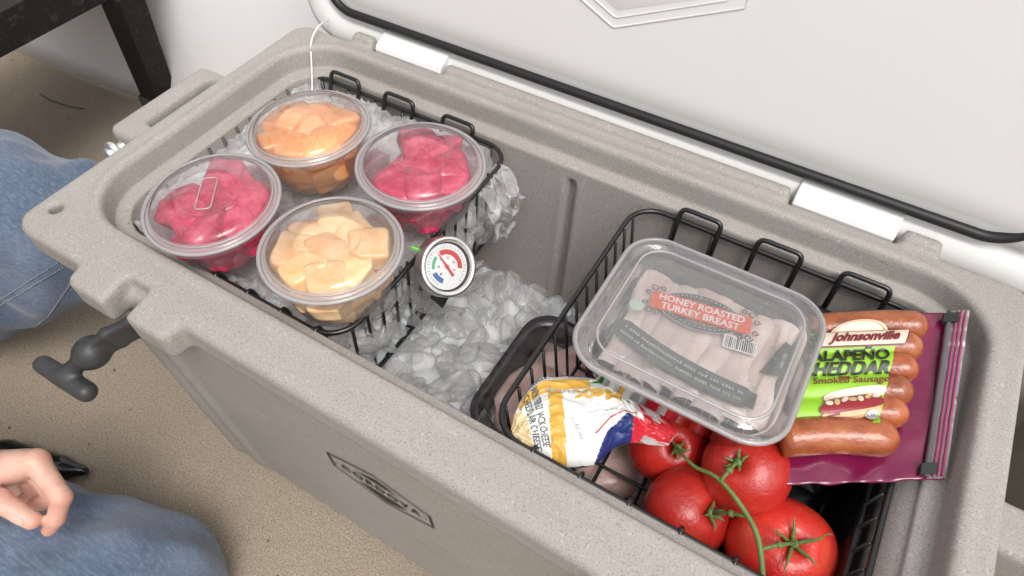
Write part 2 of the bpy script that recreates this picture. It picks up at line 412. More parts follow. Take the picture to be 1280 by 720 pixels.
for (x0, y0, x1, y1) in ((-1.245, .640, -1.105, .585), (-1.9, .615, -1.93, .60), (-1.245, -.3, -1.12, -.28), (-1.9, -.3, -1.93, -.28)):
    lg = obj('leg', skew(x0, y0, x1, y1, H+.018, -.119, .056, .046), M['blackframe'], tb, smooth=False)
    obj('foot_cap', box(x0-.032, x0+.032, y0-.028, y0+.028, H+.001, H+.024), plain('grey_foot', (.08, .08, .075), .6), lg, smooth=False)

# ------------------------------------------------------------------ the cooler
def cavity2(X, Y): return rb2(X, Y, -.590, .181, .177, .507, .062)
def cooler_sdf(X, Y, Z):
    rim2 = rb2(X, Y, -.620, .209, .131, .530, .020)
    for s in (0, 1):
        def mx(a, b): return (a, b) if s == 0 else (-.411-b, -.411-a)
        a, b = mx(-.523, -.397); rim2 = smin(rim2, rb2(X, Y, a, b, .113, .20, .010), .008)
        a, b = mx(-.474, -.446); rim2 = smax(rim2, -rb2(X, Y, a, b, .02, .144, .004), .005)
    for a, b in ((-.543, -.509), (-.409, -.006), (.094, .131)):
        rim2 = smin(rim2, rb2(X, Y, a, b, .50, .5445, .006), .003)
    cav = cavity2(X, Y)
    top = .0022*np.exp(-((cav-.006)/.0045)**2) - .004*np.clip((.153-Y)/.03, 0, 1)**2
    rim = ext(rim2, Z-top, -.034, 0, .006)
    # body, tapering a little towards the ground
    t = np.clip((-.02-Z)/.41, 0, 1)
    bx = rb2(X, Y, -.585, .175, .134, .525, .062)+.014*t
    for x0 in (-.524, -.484, .073, .113):
        bx = smin(bx, np.sqrt(((X-x0)/1.0)**2+(Y-.147-.012*t)**2)-.014, .010)
    body = ext(bx, Z, H+.006, -.015, .012)
    # relief panels under the latches
    d = smin(rim, body, .006)
    for a, b in ((-.541, -.511), (-.407, -.008), (.096, .129)):      # raised hinge blocks along the back
        d = smin(d, ext(rb2(X, Y, a, b, .5315, .5450, .004), Z, -.02, .007, .004), .004)
    # side handles
    for s in (0, 1):
        XX = X if s == 0 else -.411-X
        y0_, y1_, zb_ = ((.286, .428, -.085), (.300, .500, -.17))[s]
        h2 = smax(rb2(XX, Y, -.700, -.600, y0_, y1_, .010), -rb2(XX, Y, -.671, -.628, y0_+.030+.012*s, y1_-.016, .006), .004)
        d = smin(d, ext(h2, Z, zb_, -.030, .007), .004)
    # inner well: lip, ledge, drafted wall with the divider slot
    end = np.clip((X-.13)/.03, 0, 1)*np.clip((.47-Y)/.03, 0, 1)                       # the right end has a wider ledge
    o = .0005+np.minimum(-Z, .024)*.12+.013*np.clip((-Z-.024)/.002, 0, 1)+np.maximum(-Z-.028, 0)*.075
    o = o+end*(.012*np.clip((-Z-.03)/.012, 0, 1)-.0+.010*np.exp(-((Z+.056)/.016)**2))
    slot = .011*np.exp(-((X+.2155)/.0042)**4)-.0012*np.exp(-((np.abs(X+.2155)-.0105)/.004)**2)
    slot = slot*np.clip((-Z-.04)/.006, 0, 1)
    cv = cav+o-slot
    cv = smax(cv, -(Z+.37), .03)
    d = smax(d, -cv, .0025)
    # rope hole in the front left corner
    for hx in (-.598, .187):
        d = smax(d, -(np.maximum(np.sqrt((X-hx)**2+(Y-.164)**2)-.0065, -(Z+.02))), .002)
    return d*1.0
cooler = empty('cooler', (-.205, .33, H), 'large speckled tan hard cooler, lid open, filled with ice and food', 'cooler')
obj('body', sdf_mesh(cooler_sdf, (-.712, .10, H-.004), (.300, .56, .016), .003, 'cooler_body'), M['cooler'], cooler)

# printed logo on the front face (hexagonal diamond with the name)
def to_mesh_text(txt, size, bold=0.0, extrude=0.0, align='CENTER', spacing=1.0, sx=1.0):
    cu = bpy.data.curves.new('t', 'FONT'); cu.body = txt; cu.size = size; cu.align_x = align; cu.align_y = 'CENTER'
    cu.offset = bold; cu.extrude = extrude; cu.space_character = spacing; cu.resolution_u = 3
    o = bpy.data.objects.new('t', cu); COL.objects.link(o)
    bpy.context.view_layer.update(); dg = bpy.context.evaluated_depsgraph_get()
    me = bpy.data.meshes.new_from_object(o.evaluated_get(dg)); bpy.data.objects.remove(o)
    vs = [(v.co.x*sx, v.co.y, v.co.z) for v in me.vertices]; fs = [tuple(p.vertices) for p in me.polygons]
    bpy.data.meshes.remove(me); return vs, fs
def small_print(size, n, seed=1):
    """a line of print too small to read: short strokes grouped like words"""
    r_ = random.Random(seed); v, f = [], []; x = 0; w = size*.42
    for k in range(n):
        if r_.random() < .17: x += w*.9
        for a0, a1, b0, b1 in ((0, .28, -.35, .35), (.5, .78, -.35, r_.choice((.0, .35))), (.28, .5, r_.choice((-.35, -.1, .15)), r_.choice((.05, .35)))):
            b_i = len(v); v += [(x+a0*w, b0*size, 0), (x+a1*w, b0*size, 0), (x+a1*w, b1*size, 0), (x+a0*w, b1*size, 0)]; f.append((b_i, b_i+1, b_i+2, b_i+3))
        x += w*1.15
    return [(p[0]-x/2, p[1], 0) for p in v], f
def fine(vs, fs, mx):
    """split long edges so that flat print can follow a curved surface"""
    import bmesh
    bm = bmesh.new(); vv = [bm.verts.new(v) for v in vs]
    for f in fs:
        try: bm.faces.new([vv[i] for i in f])
        except ValueError: pass
    bmesh.ops.triangulate(bm, faces=bm.faces[:])
    for _ in range(4):
        e = [e for e in bm.edges if e.calc_length() > mx]
        if not e: break
        bmesh.ops.subdivide_edges(bm, edges=e, cuts=1); bmesh.ops.triangulate(bm, faces=[f for f in bm.faces if len(f.verts) > 3])
    bm.verts.index_update()
    out = ([tuple(v.co) for v in bm.verts], [tuple(v.index for v in f.verts) for f in bm.faces]); bm.free(); return out
def mapped(vf, fn): return [fn(x, y) for x, y, _ in vf[0]], vf[1]
def outline(poly, w):
    """closed band of width w inside a polygon"""
    n = len(poly); inn = []
    for i in range(n):
        a, b, c = Vector(poly[i-1]), Vector(poly[i]), Vector(poly[(i+1) % n])
        e1, e2 = (b-a).normalized(), (c-b).normalized(); n1, n2 = Vector((-e1.y, e1.x)), Vector((-e2.y, e2.x))
        m_ = (n1+n2).normalized(); inn.append(b+m_*(w/max(.3, m_.dot(n1))))
    v = [(p[0], p[1], 0) for p in poly]+[(p.x, p.y, 0) for p in inn]
    return v, [(i, (i+1) % n, n+(i+1) % n, n+i) for i in range(n)]
def diamond(hw, he, hc): return [(-hw, -he), (0, -hc), (hw, -he), (hw, he), (0, hc), (-hw, he)]
def front_pt(x, y):     # local logo plane -> front face of the body
    z = -.1455+y; t = (-.02-z)/.41
    return (-.2205+x, .134+.014*t-.0012, z)
lg = MB(); lg.add(*outline(diamond(.0590, .0170, .037), .0028))
for s in (1, -1):
    P = [(-.026, .0150), (.026, .0150), (.0, .0240)] if s > 0 else [(-.030, -.0140), (.030, -.0140), (.0, -.0305)]
    lg.add([(p[0], p[1], 0) for p in P], [(0, 1, 2) if s == 1 else (0, 2, 1)])
for sx in (-1, 1):
    lg.add([(sx*.0518+.0014*math.cos(a*PI/3), .0014*math.sin(a*PI/3), 0) for a in range(6)], [tuple(range(6))])
obj('logo_print', mapped(fine(*lg.out(), .03), front_pt), M['ink'], cooler, smooth=False)
tx = to_mesh_text('CORDOVA', .0150, bold=.0007, spacing=1.34, sx=1.0)
obj('logo_lettering', mapped(fine(*tx, .03), front_pt), M['ink'], cooler, smooth=False)

# lid, opened and leaning back; local (x, v, w): v along the lid, w towards the viewer
TH = math.radians(75)
def lp(x, v, w): return (x, .552+v*math.cos(TH)-w*math.sin(TH), .012+v*math.sin(TH)+w*math.cos(TH))
def lring(x0, x1, v0, v1, r, w, n=10):
    cx, cy = (x0+x1)/2, (v0+v1)/2
    return [lp(cx+a, cy+b_, w) for a, b_ in rrect((x1-x0)/2, (v1-v0)/2, r, n)]
X0, X1, V0, V1 = -.630, .262, -.034, .43
prof = [(.012, -.052), (.002, -.046), (0, -.036), (0, -.006), (.002, -.0015), (.006, 0), (.0285, 0), (.0295, -.003), (.0385, -.003), (.0395, 0), (.049, .0005), (.056, .0045), (.066, .0075), (.074, .0085)]
obj_lid = obj('lid', loft([lring(X0+o, X1-o, V0+o, V1-o, max(.01, .052-o*.35), w) for o, w in prof], True, True), M['lid'], cooler)
gp = []
for k in range(1): 
    gp = lring(-.594, .190, .0075, V1-.034, .042, .0012, 14)
obj('gasket', tube(gp, .0053, 8, closed=True), M['gasket'], obj_lid, world=True)
em = MB()
for sc_, rr in ((1.0, .0011), (.86, .0008)):
    em.add(*tube(roundpoly([lp(-.221+x*sc_, .150+y*sc_, .0088) for x, y in diamond(.115, .016, .065)], .003, 3, True), rr, 6, True))
em.add(*loft([[lp(-.221+x*s_, .150+y*s_, w) for x, y in diamond(.098, .011, .050)] for s_, w in ((1, .0082), (.97, .0089))], False, True))
obj('lid_emblem', em.out(), M['lid'], obj_lid)
hb = MB()
for sgn, xa, xb in ((0, -.506, -.412), (1, -.003, .091)):
    pr = [(.5325, -.014), (.5315, -.002), (.534, .0035), (.541, .006), (.556, .013), (.566, .010), (.566, -.014)]
    v = [(x, y, z) for x in (xa, xb) for y, z in pr]; k = len(pr)
    hb2 = (v, [tuple(range(k)), tuple(range(k, 2*k))[::-1]]+[(i, i+k, (i+1) % k+k, (i+1) % k) for i in range(k)])
    o = obj('hinge', hb2, M['white'], obj_lid, smooth=False)
    bv = o.modifiers.new('b', 'BEVEL'); bv.width = .0015; bv.segments = 2
obj('lid_cord', tube(roundpoly([(-.588, .545, .004), (-.580, .520, .012), (-.574, .497, .006), (-.560, .472, -.03), (-.548, .452, -.045)], .01), .0011, 6), M['cordw'], cooler)
# stainless bolt through the side handle
bt = MB()
def cyl_y(cx, cz, r, y0, y1, n=20, bev=.002):
    rings = [[(cx+rr*math.cos(2*PI*k/n), y, cz+rr*math.sin(2*PI*k/n)) for k in range(n)] for rr, y in ((r-bev, y0), (r, y0+bev), (r, y1-bev), (r-bev, y1))]
    return loft(rings, True, True)
for cx in (-.684, .273):
    bt = MB(); bt.add(*cyl_y(cx, -.050, .0125, .270, .278)); bt.add(*cyl_y(cx, -.050, .008, .264, .2705)); bt.add(*cyl_y(cx, -.050, .006, .276, .300))
    obj('handle_bolt', bt.out(), M['steel'], cooler)
    obj('handle_bolt', cyl_y(cx, -.050, .008, .426, .436), M['steel'], cooler)

# rubber T latch hanging open from the front left block (and the one at the right end)
def latch(mir):
    P = [(-.440, .138, -.036), (-.460, .122, -.040), (-.474, .104, -.047), (-.484, .091, -.055)]
    def mxx(p): return p if not mir else (-.411-p[0], p[1], p[2])
    def f(X, Y, Z):
        XX = -.411-X if mir else X
        a, b_, c_, d_ = [np.array(p) for p in P]
        def strap(p, q, w):
            e = (q-p)/np.linalg.norm(q-p); t = np.clip((XX-p[0])*e[0]+(Y-p[1])*e[1]+(Z-p[2])*e[2], 0, np.linalg.norm(q-p))
            dx, dy, dz = XX-p[0]-e[0]*t, Y-p[1]-e[1]*t, Z-p[2]-e[2]*t
            s_ = np.array([-.3, -.5, .80]); s_ -= e*(s_@e); s_ /= np.linalg.norm(s_); n_ = np.cross(e, s_)
            u_ = np.abs(dx*s_[0]+dy*s_[1]+dz*s_[2]); v_ = np.abs(dx*n_[0]+dy*n_[1]+dz*n_[2]); w_ = np.abs(dx*e[0]+dy*e[1]+dz*e[2])
            return np.sqrt(np.maximum(u_-.0135*w+.003, 0)**2+np.maximum(v_-.0045+.003, 0)**2+w_**2)-.003
        d = smin(smin(strap(a, b_, 1.1), strap(b_, c_, 1), .006), strap(c_, d_, .95), .006)
        d = smin(d, caps(XX, Y, Z, (-.489, .086, -.059), (-.490, .085, -.060), .0158, .0155), .003)
        d = smin(d, caps(XX, Y, Z, (-.490, .084, -.060), (-.507, .060, -.077), .0075, .0080), .006)
        d = smin(d, caps(XX, Y, Z, (-.531, .057, -.075), (-.481, .0595, -.083), .0085, .0095), .006)
        return d
    lo = (-.61, .01, -.11) if not mir else (-.411+.41, .01, -.11)
    hi = (-.41, .15, -.01) if not mir else (-.411+.61, .15, -.01)
    obj('latch', sdf_mesh(f, lo, hi, .0022, 'latch'), M['rubber'], cooler)
latch(False); latch(True)

# ------------------------------------------------------------------ ice
def ice_z(x, y):
    a = -.238+.30*(.465-y)*(1 if y < .465 else 0)
    a += .014*noise.noise(Vector((x*30, y*30, 1)))+.008*abs(noise.noise(Vector((x*60, y*60, 5))))
    a -= .02*max(0, min(1, (x+.19)/.05))
    return min(a, -.148)
def icefn(u, v):
    x = -.560+.70*u; y = .195+.29*v; return (x, y, ice_z(x, y))
tag(obj('ice_heap', grid(icefn, 150, 70), M['icemass']), 'grey translucent heap of crushed ice filling the bottom of the cooler', 'ice', kind='stuff')
def ice_mesh(k):
    import bmesh
    bm = bmesh.new(); bmesh.ops.create_cube(bm, size=1); bmesh.ops.subdivide_edges(bm, edges=bm.edges[:], cuts=3, use_grid_fill=True)
    r = random.Random(k); sx, sy, sz = r.uniform(.030, .048), r.uniform(.018, .027), r.uniform(.008, .012)
    for v in bm.verts:
        q = v.co*2; q = q/((abs(q.x)**4+abs(q.y)**4+abs(q.z)**4)**.25)*.5
        q = q+noise.noise_vector(q*2+Vector((k*3.1, 0, 0)))*.11
        v.co = Vector((q.x*sx, q.y*sy*(1+.5*q.x), q.z*sz))
    me = bpy.data.meshes.new('ice_piece'); bm.to_mesh(me); bm.free(); me.materials.append(M['ice'])
    me.polygons.foreach_set('use_smooth', [True]*len(me.polygons)); return me
IM = [ice_mesh(k) for k in range(7)]
mass = MB(); cnt = 0
spots = []
for i in range(230):
    x = random.uniform(-.345, -.155); y = random.uniform(.20, .47)
    spots.append((x, y))
for i, (x, y) in enumerate(spots):
    me = IM[i % 7]; z = ice_z(x, y)+random.uniform(-.006, .008)
    R_ = Euler((random.uniform(-.9, .9), random.uniform(-.9, .9), random.uniform(0, 6.3))).to_matrix().to_4x4()
    Mx = Matrix.Translation((x, y, z)) @ R_ @ Matrix.Scale(random.uniform(.5, 1.15), 4)
    if i < 70:
        o = inst('ice_piece', me, None, Matrix.Translation((x, y, z+.006)) @ R_ @ Matrix.Scale(random.uniform(.7, 1.25), 4))
        tag(o, 'clear rounded piece of ice lying loose on the ice heap', 'ice piece', 'loose ice pieces on the heap in the middle of the cooler')
    else:
        mass.add([Mx @ v.co for v in me.vertices], [tuple(p.vertices) for p in me.polygons])
tag(obj('crushed_ice', mass.out(), M['ice']), 'jumbled small pieces of clear ice covering the heap between the two baskets', 'ice', kind='stuff')

# ------------------------------------------------------------------ wire baskets
def basket(x0, x1, y0, y1, zt, depth, loops, label, xstep=.040, ystep=.0205, fstep=.04):
    t = empty('wire_basket', ((x0+x1)/2, (y0+y1)/2, zt-depth), label, 'wire basket', 'black wire baskets hanging in the cooler')
    cx, cy = (x0+x1)/2, (y0+y1)/2; hx, hy = (x1-x0)/2, (y1-y0)/2
    obj('rim_wire', tube([(cx+a, cy+b_, zt) for a, b_ in rrect(hx, hy, .030, 6)], .0026, 8, True), M['wire'], t)
    zb = zt-depth; ins = .014
    obj('bottom_wire', tube([(cx+a, cy+b_, zb) for a, b_ in rrect(hx-ins, hy-ins, .020, 5)], .0020, 6, True), M['wire'], t)
    def wire(P, r=.0016):
        return tube(roundpoly(P, .006, 3), r, 6)
    k = int((x1-x0-.05)/xstep)
    xs = [cx+(i-(k)/2)*xstep for i in range(k+1)]
    for x in xs:                                # each goes down the front, across the floor and up the back, curled round the rim
        P = [(x, y0-.0045, zt-.004), (x, y0-.0035, zt+.0032), (x, y0+.0035, zt+.0034), (x, y0+.006, zt-.006), (x, y0+ins-.001, zb-.003), (x, y1-ins+.001, zb-.003), (x, y1-.004, zt-.001)]
        obj('cross_wire', wire(P, .0019), M['wire'], t)
    k = int((y1-y0-.04)/ystep)
    ys = [cy+(i-k/2)*ystep for i in range(k+1)]
    for i, y in enumerate(ys):
        if i % 2 == 0:
            P = [(x0+.004, y, zt+.001), (x0+ins, y, zb), (x1-ins, y, zb), (x1-.004, y, zt+.001)]
            obj('side_wire', wire(P), M['wire'], t)
        else:
            for xa, s in ((x0, 1), (x1, -1)):
                obj('side_wire', wire([(xa+s*.004, y, zt+.001), (xa+s*ins, y, zb)]), M['wire'], t)
    for xa, xb, leg in loops:
        P = [(xa, y1-.012, zt-leg), (xa, y1-.006, zt-.002), (xa, y1+.001, zt+.015), (xb, y1+.001, zt+.015), (xb, y1-.006, zt-.002), (xb, y1-.012, zt-leg)]
        obj('hook_loop', tube(roundpoly(P, .007, 4), .0025, 8), M['wire'], t)
    return t
basket(-.577, -.287, .195, .484, -.030, .115, ((-.537, -.495, .014), (-.457, -.417, .014), (-.376, -.336, .014)),
       'black wire basket holding four fruit cups on a bag of ice')
basket(-.137, .146, .195, .484, -.030, .103, ((-.093, -.052, .05), (-.015, .026, .05), (.063, .105, .05)),
       'black wire basket holding tomatoes, sausages, cheese and sliced turkey')

# ------------------------------------------------------------------ ice bag under the fruit cups
bag = empty('ice_bag', (-.43, .34, -.145), 'crinkled clear plastic bag of ice under the four fruit cups', 'bag of ice')
def ridged(x, y, s, o): return 1-abs(noise.noise(Vector((x*s, y*s, o))))*2
def bag_z(x, y, amp=1.0):
    e = min(x+.572, -.293-x, y-.200, .480-y)
    z = -.044+.014*noise.noise(Vector((x*22, y*22, 3)))+amp*(.007*ridged(x, y, 38, 2)**3+.004*ridged(x*1.3, y*.6, 80, 7)**2)
    z += .014*max(0, min(1, (x+.345)/.04))*max(0, min(1, (.40-y)/.05))*0
    # lower directly under the cups, puffed up between them
    for cx, cy in CUPS:
        d = math.hypot(x-cx, y-cy); z -= .018*max(0, 1-(d/.056)**4)
    z += .004*max(0, 1-e/.03)
    return min(z, -.032 if e < .02 else -.018)
CUPS = [(-.456, .238), (-.451, .361), (-.325, .373), (-.327, .247)]
def bagfn(u, v):
    x = -.571+.279*u; y = .201+.278*v
    z = bag_z(x, y)
    if u > .93:
        k = (u-.93)/.07; z = z*(1-k)+(-.125)*k; x = -.3115+.010*math.sin(k*PI/2)+.006*noise.noise(Vector((0, y*40, z*40)))
    return (x, y, z)
obj('bag_film', grid(bagfn, 170, 150), M['bagfilm'], bag)
obj('ice', grid(lambda u, v: (-.568+.27*u, .203+.272*v, bag_z(-.568+.27*u, .203+.272*v, .6)-.013-.06*max(0, (u-.93)/.07)), 90, 90), M['icemass'], bag)
pm = MB()
for i in range(210):
    x = random.uniform(-.565, -.300); y = random.uniform(.205, .475)
    if min(math.hypot(x-a, y-b_) for a, b_ in CUPS) < .042: continue
    me = IM[i % 7]; Mx = Matrix.Translation((x, y, bag_z(x, y, .5)-.013)) @ Euler((random.uniform(-.7, .7), random.uniform(-.7, .7), random.uniform(0, 6))).to_matrix().to_4x4()
    pm.add([Mx @ v.co for v in me.vertices], [tuple(p.vertices) for p in me.polygons])
for i in range(60):
    y = random.uniform(.215, .46); z = random.uniform(-.12, -.055)
    me = IM[i % 7]; Mx = Matrix.Translation((-.303, y, z)) @ Euler((random.uniform(0, 3), random.uniform(0, 3), random.uniform(0, 6))).to_matrix().to_4x4()
    pm.add([Mx @ v.co for v in me.vertices], [tuple(p.vertices) for p in me.polygons])
o = obj('ice_lumps', pm.out(), M['ice'], bag); o['kind'] = 'stuff'
# loose flaps of the bag hanging out over the right side wires
def flap(P0, P1, drop, outx, seed, nu=34, nv=26):
    def f(u, v):
        a = Vector(P0).lerp(Vector(P1), u)
        prof_ = (1-.35*abs(u-.4)-.25*noise.noise(Vector((u*5, seed, 0))))
        z = a.z+.010*math.sin(min(1, v*3)*PI)-drop*prof_*max(0, v-.12)
        x = a.x+outx*math.sin(min(1, v*1.6)*PI/2)+.008*noise.noise(Vector((u*7, v*5, seed)))
        y = a.y+.006*noise.noise(Vector((u*5, v*7, seed+4)))+.012*v*(u-.5)
        return (x, y, z+.004*noise.noise(Vector((u*16, v*12, seed))))
    return grid(f, nu, nv)
obj('bag_flap', flap((-.296, .415, -.040), (-.292, .462, -.036), .080, .030, 2.3), film_mat('flap_film', .35, hazec=(1, .98, .99), rough=.2, spec=.3, facing=.25, bs=.3, bscale=60, bdist=.003, hazevar=.3), bag)
obj('bag_flap', flap((-.302, .215, -.040), (-.300, .30, -.040), .06, .004, 8.1), M['bagfilm'], bag)
pr = MB(); pr.add(*grid(lambda u, v: (-.292+.020*u, .3075+.006*v+.006*u, -.020-.006*u+.003*math.sin(v*3)), 8, 3))
obj('bag_tie', pr.out(), plain('green_print_film', (.12, .38, .05), .35), bag)

# ------------------------------------------------------------------ fruit cups
def shell(prof, n=56): return lathe(prof, n)
cup_prof = [(.0, -.052), (.040, -.052), (.0445, -.0505), (.047, -.047), (.0515, -.022), (.0545, -.006), (.056, -.004), (.0595, -.0005)]
lid_prof = [(.0615, -.0050), (.0622, .0005), (.0598, .0012), (.0578, -.0012), (.0562, -.0010), (.0545, .0040), (.0515, .0082), (.0460, .0102), (.0300, .0120), (.0290, .0132), (.0272, .0132), (.0262, .0118), (.0255, .0117), (.024, .0118), (.012, .0122), (.0, .0124)]
rim_ring = tube([(.0608*math.cos(2*PI*k/72), .0608*math.sin(2*PI*k/72), .0003) for k in range(72)], .0020, 8, True)
fl_ = lathe([(.0612, .0004), (.0582, -.0006), (.0560, -.0004), (.0548, .0030), (.0535, .0048)], 72)
b_n = len(rim_ring[0]); rim_ring = (list(rim_ring[0])+[Vector(p) for p in fl_[0]], list(rim_ring[1])+[tuple(i+b_n for i in f) for f in fl_[1]])
cupM = mesh(*shell(cup_prof)); cupM.materials.append(M['cup'])
lidM = mesh(*shell(lid_prof)); lidM.materials.append(M['cuplid'])
ringM = mesh(*rim_ring); ringM.materials.append(M['cuprim'])
ring2 = mesh(*tube([(.0549*math.cos(2*PI*k/64), .0549*math.sin(2*PI*k/64), .0030) for k in range(64)], .0010, 6, True)); ring2.materials.append(M['cuprim'])
emb = MB(); emb.add(*tube(roundpoly([(-.007, -.020, .0130), (.007, -.020, .0130), (.007, .018, .0130), (-.007, .018, .0130)], .004, 3, True), .0007, 5, True)); embM = mesh(*emb.out()); embM.materials.append(M['cuprim'])
for m_ in (cupM, lidM, ringM, ring2, embM): m_.polygons.foreach_set('use_smooth', [True]*len(m_.polygons))
def chunk_mesh(k, kind):
    import bmesh
    bm = bmesh.new(); bmesh.ops.create_cube(bm, size=1); bmesh.ops.subdivide_edges(bm, edges=bm.edges[:], cuts=9, use_grid_fill=True)
    r = random.Random(k*7+1)
    S_ = (r.uniform(.034, .040), r.uniform(.030, .035), r.uniform(.019, .023)) if kind == 'm' else (r.uniform(.044, .056), r.uniform(.032, .042), r.uniform(.020, .024))
    cutn = [Vector((r.uniform(-1, 1), r.uniform(-1, 1), r.uniform(-.5, .5))).normalized() for _ in range(3)]
    e_ = 9 if kind == 'm' else 4.5
    for v in bm.verts:
        q = v.co*2; L = (abs(q.x)**e_+abs(q.y)**e_+abs(q.z)**e_)**(1/e_); q = q/L*.5
        q += noise.noise_vector(q*1.3+Vector((k*5.3, 1, 2)))*(.10 if kind == 'm' else .18)+noise.noise_vector(q*9+Vector((k, 1, 2)))*.012
        for cn in cutn:                                    # straight knife cuts
            d_ = q.dot(cn)-.50
            if d_ > 0: q -= cn*d_
        v.co = Vector((q.x*S_[0], q.y*S_[1], q.z*S_[2]))
    me = bpy.data.meshes.new('chunk'); bm.to_mesh(me); bm.free()
    me.polygons.foreach_set('use_smooth', [True]*len(me.polygons)); return me
CH = {kind: [chunk_mesh(k, kd) for k in range(5)] for kind, kd in (('cantaloupe', 'm'), ('melon', 'm'), ('watermelon', 'w'))}
for kind in CH:
    for me in CH[kind]: me.materials.append(M[kind])
cupspec = [('watermelon', 'cup of red watermelon in the front left corner of the basket, lid embossed', 'front left red fruit cup'),
           ('cantaloupe', 'cup of orange cantaloupe in the back left corner of the basket', 'back left orange fruit cup'),
           ('watermelon', 'cup of pinkish red watermelon in the back right corner of the basket', 'back right red fruit cup'),
           ('melon', 'cup of pale yellow melon beside the dial thermometer', 'front right pale fruit cup')]
NM = {'watermelon': 'watermelon_chunk', 'cantaloupe': 'cantaloupe_chunk', 'melon': 'melon_chunk'}
for ci, ((cx, cy), (kind, lab, gname)) in enumerate(zip(CUPS, cupspec)):
    zr = .020; t = empty('fruit_cup', (cx, cy, zr-.052), lab, 'fruit cup', 'lidded fruit cups in the left basket')
    tl = [(.05, -.03), (-.02, .03), (-.04, .02), (.0, .02)][ci]
    t.rotation_euler = (tl[0], tl[1], [.6, 2.2, -.5, 1.4][ci])
    I = Matrix.Translation((0, 0, .052))
    inst('cup', cupM, t, I); lo_ = inst('lid', lidM, t, I)
    for m_, nm in ((ringM, 'lid_rim'), (ring2, 'lid_bead'))+(((embM, 'lid_embossing'),) if ci == 0 else ()):
        o = inst(nm, m_, lo_, Matrix.Identity(4))
    r = random.Random(20+ci); pts = []; g0 = r.uniform(0, 1.5)
    step = .0275 if kind != 'watermelon' else .0305
    for zz, up in ((-.0065, 1), (-.0285, 0), (-.0405, 0)):
        for gx in (-1, 0, 1):
            for gy in (-1, 0, 1):
                if not up and gx == gy == 0: continue
                x, y = gx*step+r.uniform(-.002, .002), gy*step+r.uniform(-.002, .002)
                x, y = x*math.cos(g0)-y*math.sin(g0), x*math.sin(g0)+y*math.cos(g0)
                lim = (.0335 if kind != 'watermelon' else .0270) if up else ((.0325 if kind != 'watermelon' else .0275) if zz > -.03 else .0235); q_ = math.hypot(x, y)
                if q_ > lim: x, y = x*lim/q_, y*lim/q_
                pts.append((x, y, zz+r.uniform(-.0022, .0012) if up else zz, g0+(r.choice((0, PI/2)) if gx*gy == 0 else PI/4)))
    if kind == 'watermelon': pts = [p for i_, p in enumerate(pts) if i_ not in ((5,) if ci == 0 else (2, 5))]
    pts.insert(0, pts.pop(min(range(len(pts)), key=lambda i_: math.hypot(*pts[i_][:2]) if pts[i_][2] > -.015 else 9)))
    for k, (x, y, z, a) in enumerate(pts):
        me = CH[kind][(k*2+ci) % 5]
        Mx = Matrix.Translation((cx+x, cy+y, zr+z)) @ Euler((r.uniform(-.16, .16), r.uniform(-.16, .16), a+r.uniform(-.2, .2))).to_matrix().to_4x4() @ Matrix.Scale(.84 if kind == 'watermelon' and z < -.015 else 1.0, 4)
        o = inst(NM[kind], me, None, Mx)
        kd = {'watermelon': 'red watermelon chunk', 'cantaloupe': 'orange cantaloupe chunk', 'melon': 'pale melon chunk'}[kind]
        if k == 0: ds = 'top middle %s in the %s' % (kd, gname)
        elif z > -.015:
            aa = math.degrees(math.atan2(y, x)) % 360
            side_ = ['right', 'back right', 'back', 'back left', 'left', 'front left', 'front', 'front right'][int((aa+22.5)//45) % 8]
            ds = 'upper %s on the %s side of the %s' % (kd, side_, gname)
        else: ds = '%s in the lower layer of the %s' % (kd, gname)
        tag(o, ds, 'fruit chunk', 'fruit chunks in the %s' % gname)

# ------------------------------------------------------------------ dial thermometer on the left basket's rim
tc_ = Vector((-.2535, .3120, -.026)); cdir = (Vector((0, 0, .45))-tc_).normalized()
side = _R
nT = (cdir*math.cos(.50)+side*math.sin(.50)).normalized()
upT = (_U-nT*_U.dot(nT)).normalized(); upT = (upT*math.cos(.10)-nT.cross(upT)*math.sin(.10)*-1).normalized(); rtT = upT.cross(nT)
def tp(x, y, z): return tc_+(rtT*x+upT*y+nT*z)*1.10
th = empty('dial_thermometer', tc_, 'round steel dial thermometer clipped on the edge of the fruit cup basket', 'thermometer')
def tl_(prof, n=48, cap1=False, cap0=False):
    v, f = lathe(prof, n, cap1, cap0); return [tp(*p) for p in v], f
obj('case', tl_([(.0, -.014), (.021, -.014), (.0245, -.0125), (.0262, -.010), (.0262, .001), (.0255, .0028), (.0240, .0034), (.0222, .0030), (.0214, .0)], cap0=False), M['steel'], th)
obj('inner_ring', tl_([(.0212, -.0002), (.0203, -.0026), (.0197, -.0028)]), M['black'], th)
obj('dial_face', tl_([(.0198, -.0026), (.0, -.0026)]), flat('dial_white', (.74, .75, .74)), th)
def arc(r0, r1, a0, a1, z, n=16):
    v = [tp(r*math.cos(math.radians(a0+(a1-a0)*k/n)), r*math.sin(math.radians(a0+(a1-a0)*k/n)), z) for k in range(n+1) for r in (r0, r1)]
    return v, [(2*k, 2*k+1, 2*k+3, 2*k+2) for k in range(n)]
obj('red_scale', arc(.0105, .0148, 115, -10, -.0022), M['red'], th, smooth=False)
obj('blue_scale', arc(.0105, .0148, 250, 200, -.0022), M['blue'], th, smooth=False)
obj('green_scale', arc(.0112, .0140, 185, 135, -.0022, 8), plain('green_scale', (.10, .40, .20), .4), th, smooth=False)
tk = MB()
for k in range(31):
    a = 235-k*9.4; tk.add(*arc(.0160, .0176 if k % 5 else .0186, a-.7, a+.7, -.0022, 1))
for k in range(6):
    a = math.radians(225-k*50); tx = small_print(.0028, 2, k)
    tk.add([tp(.0080*math.cos(a)+x, .0080*math.sin(a)+y, -.0022) for x, y, _ in tx[0]], tx[1])
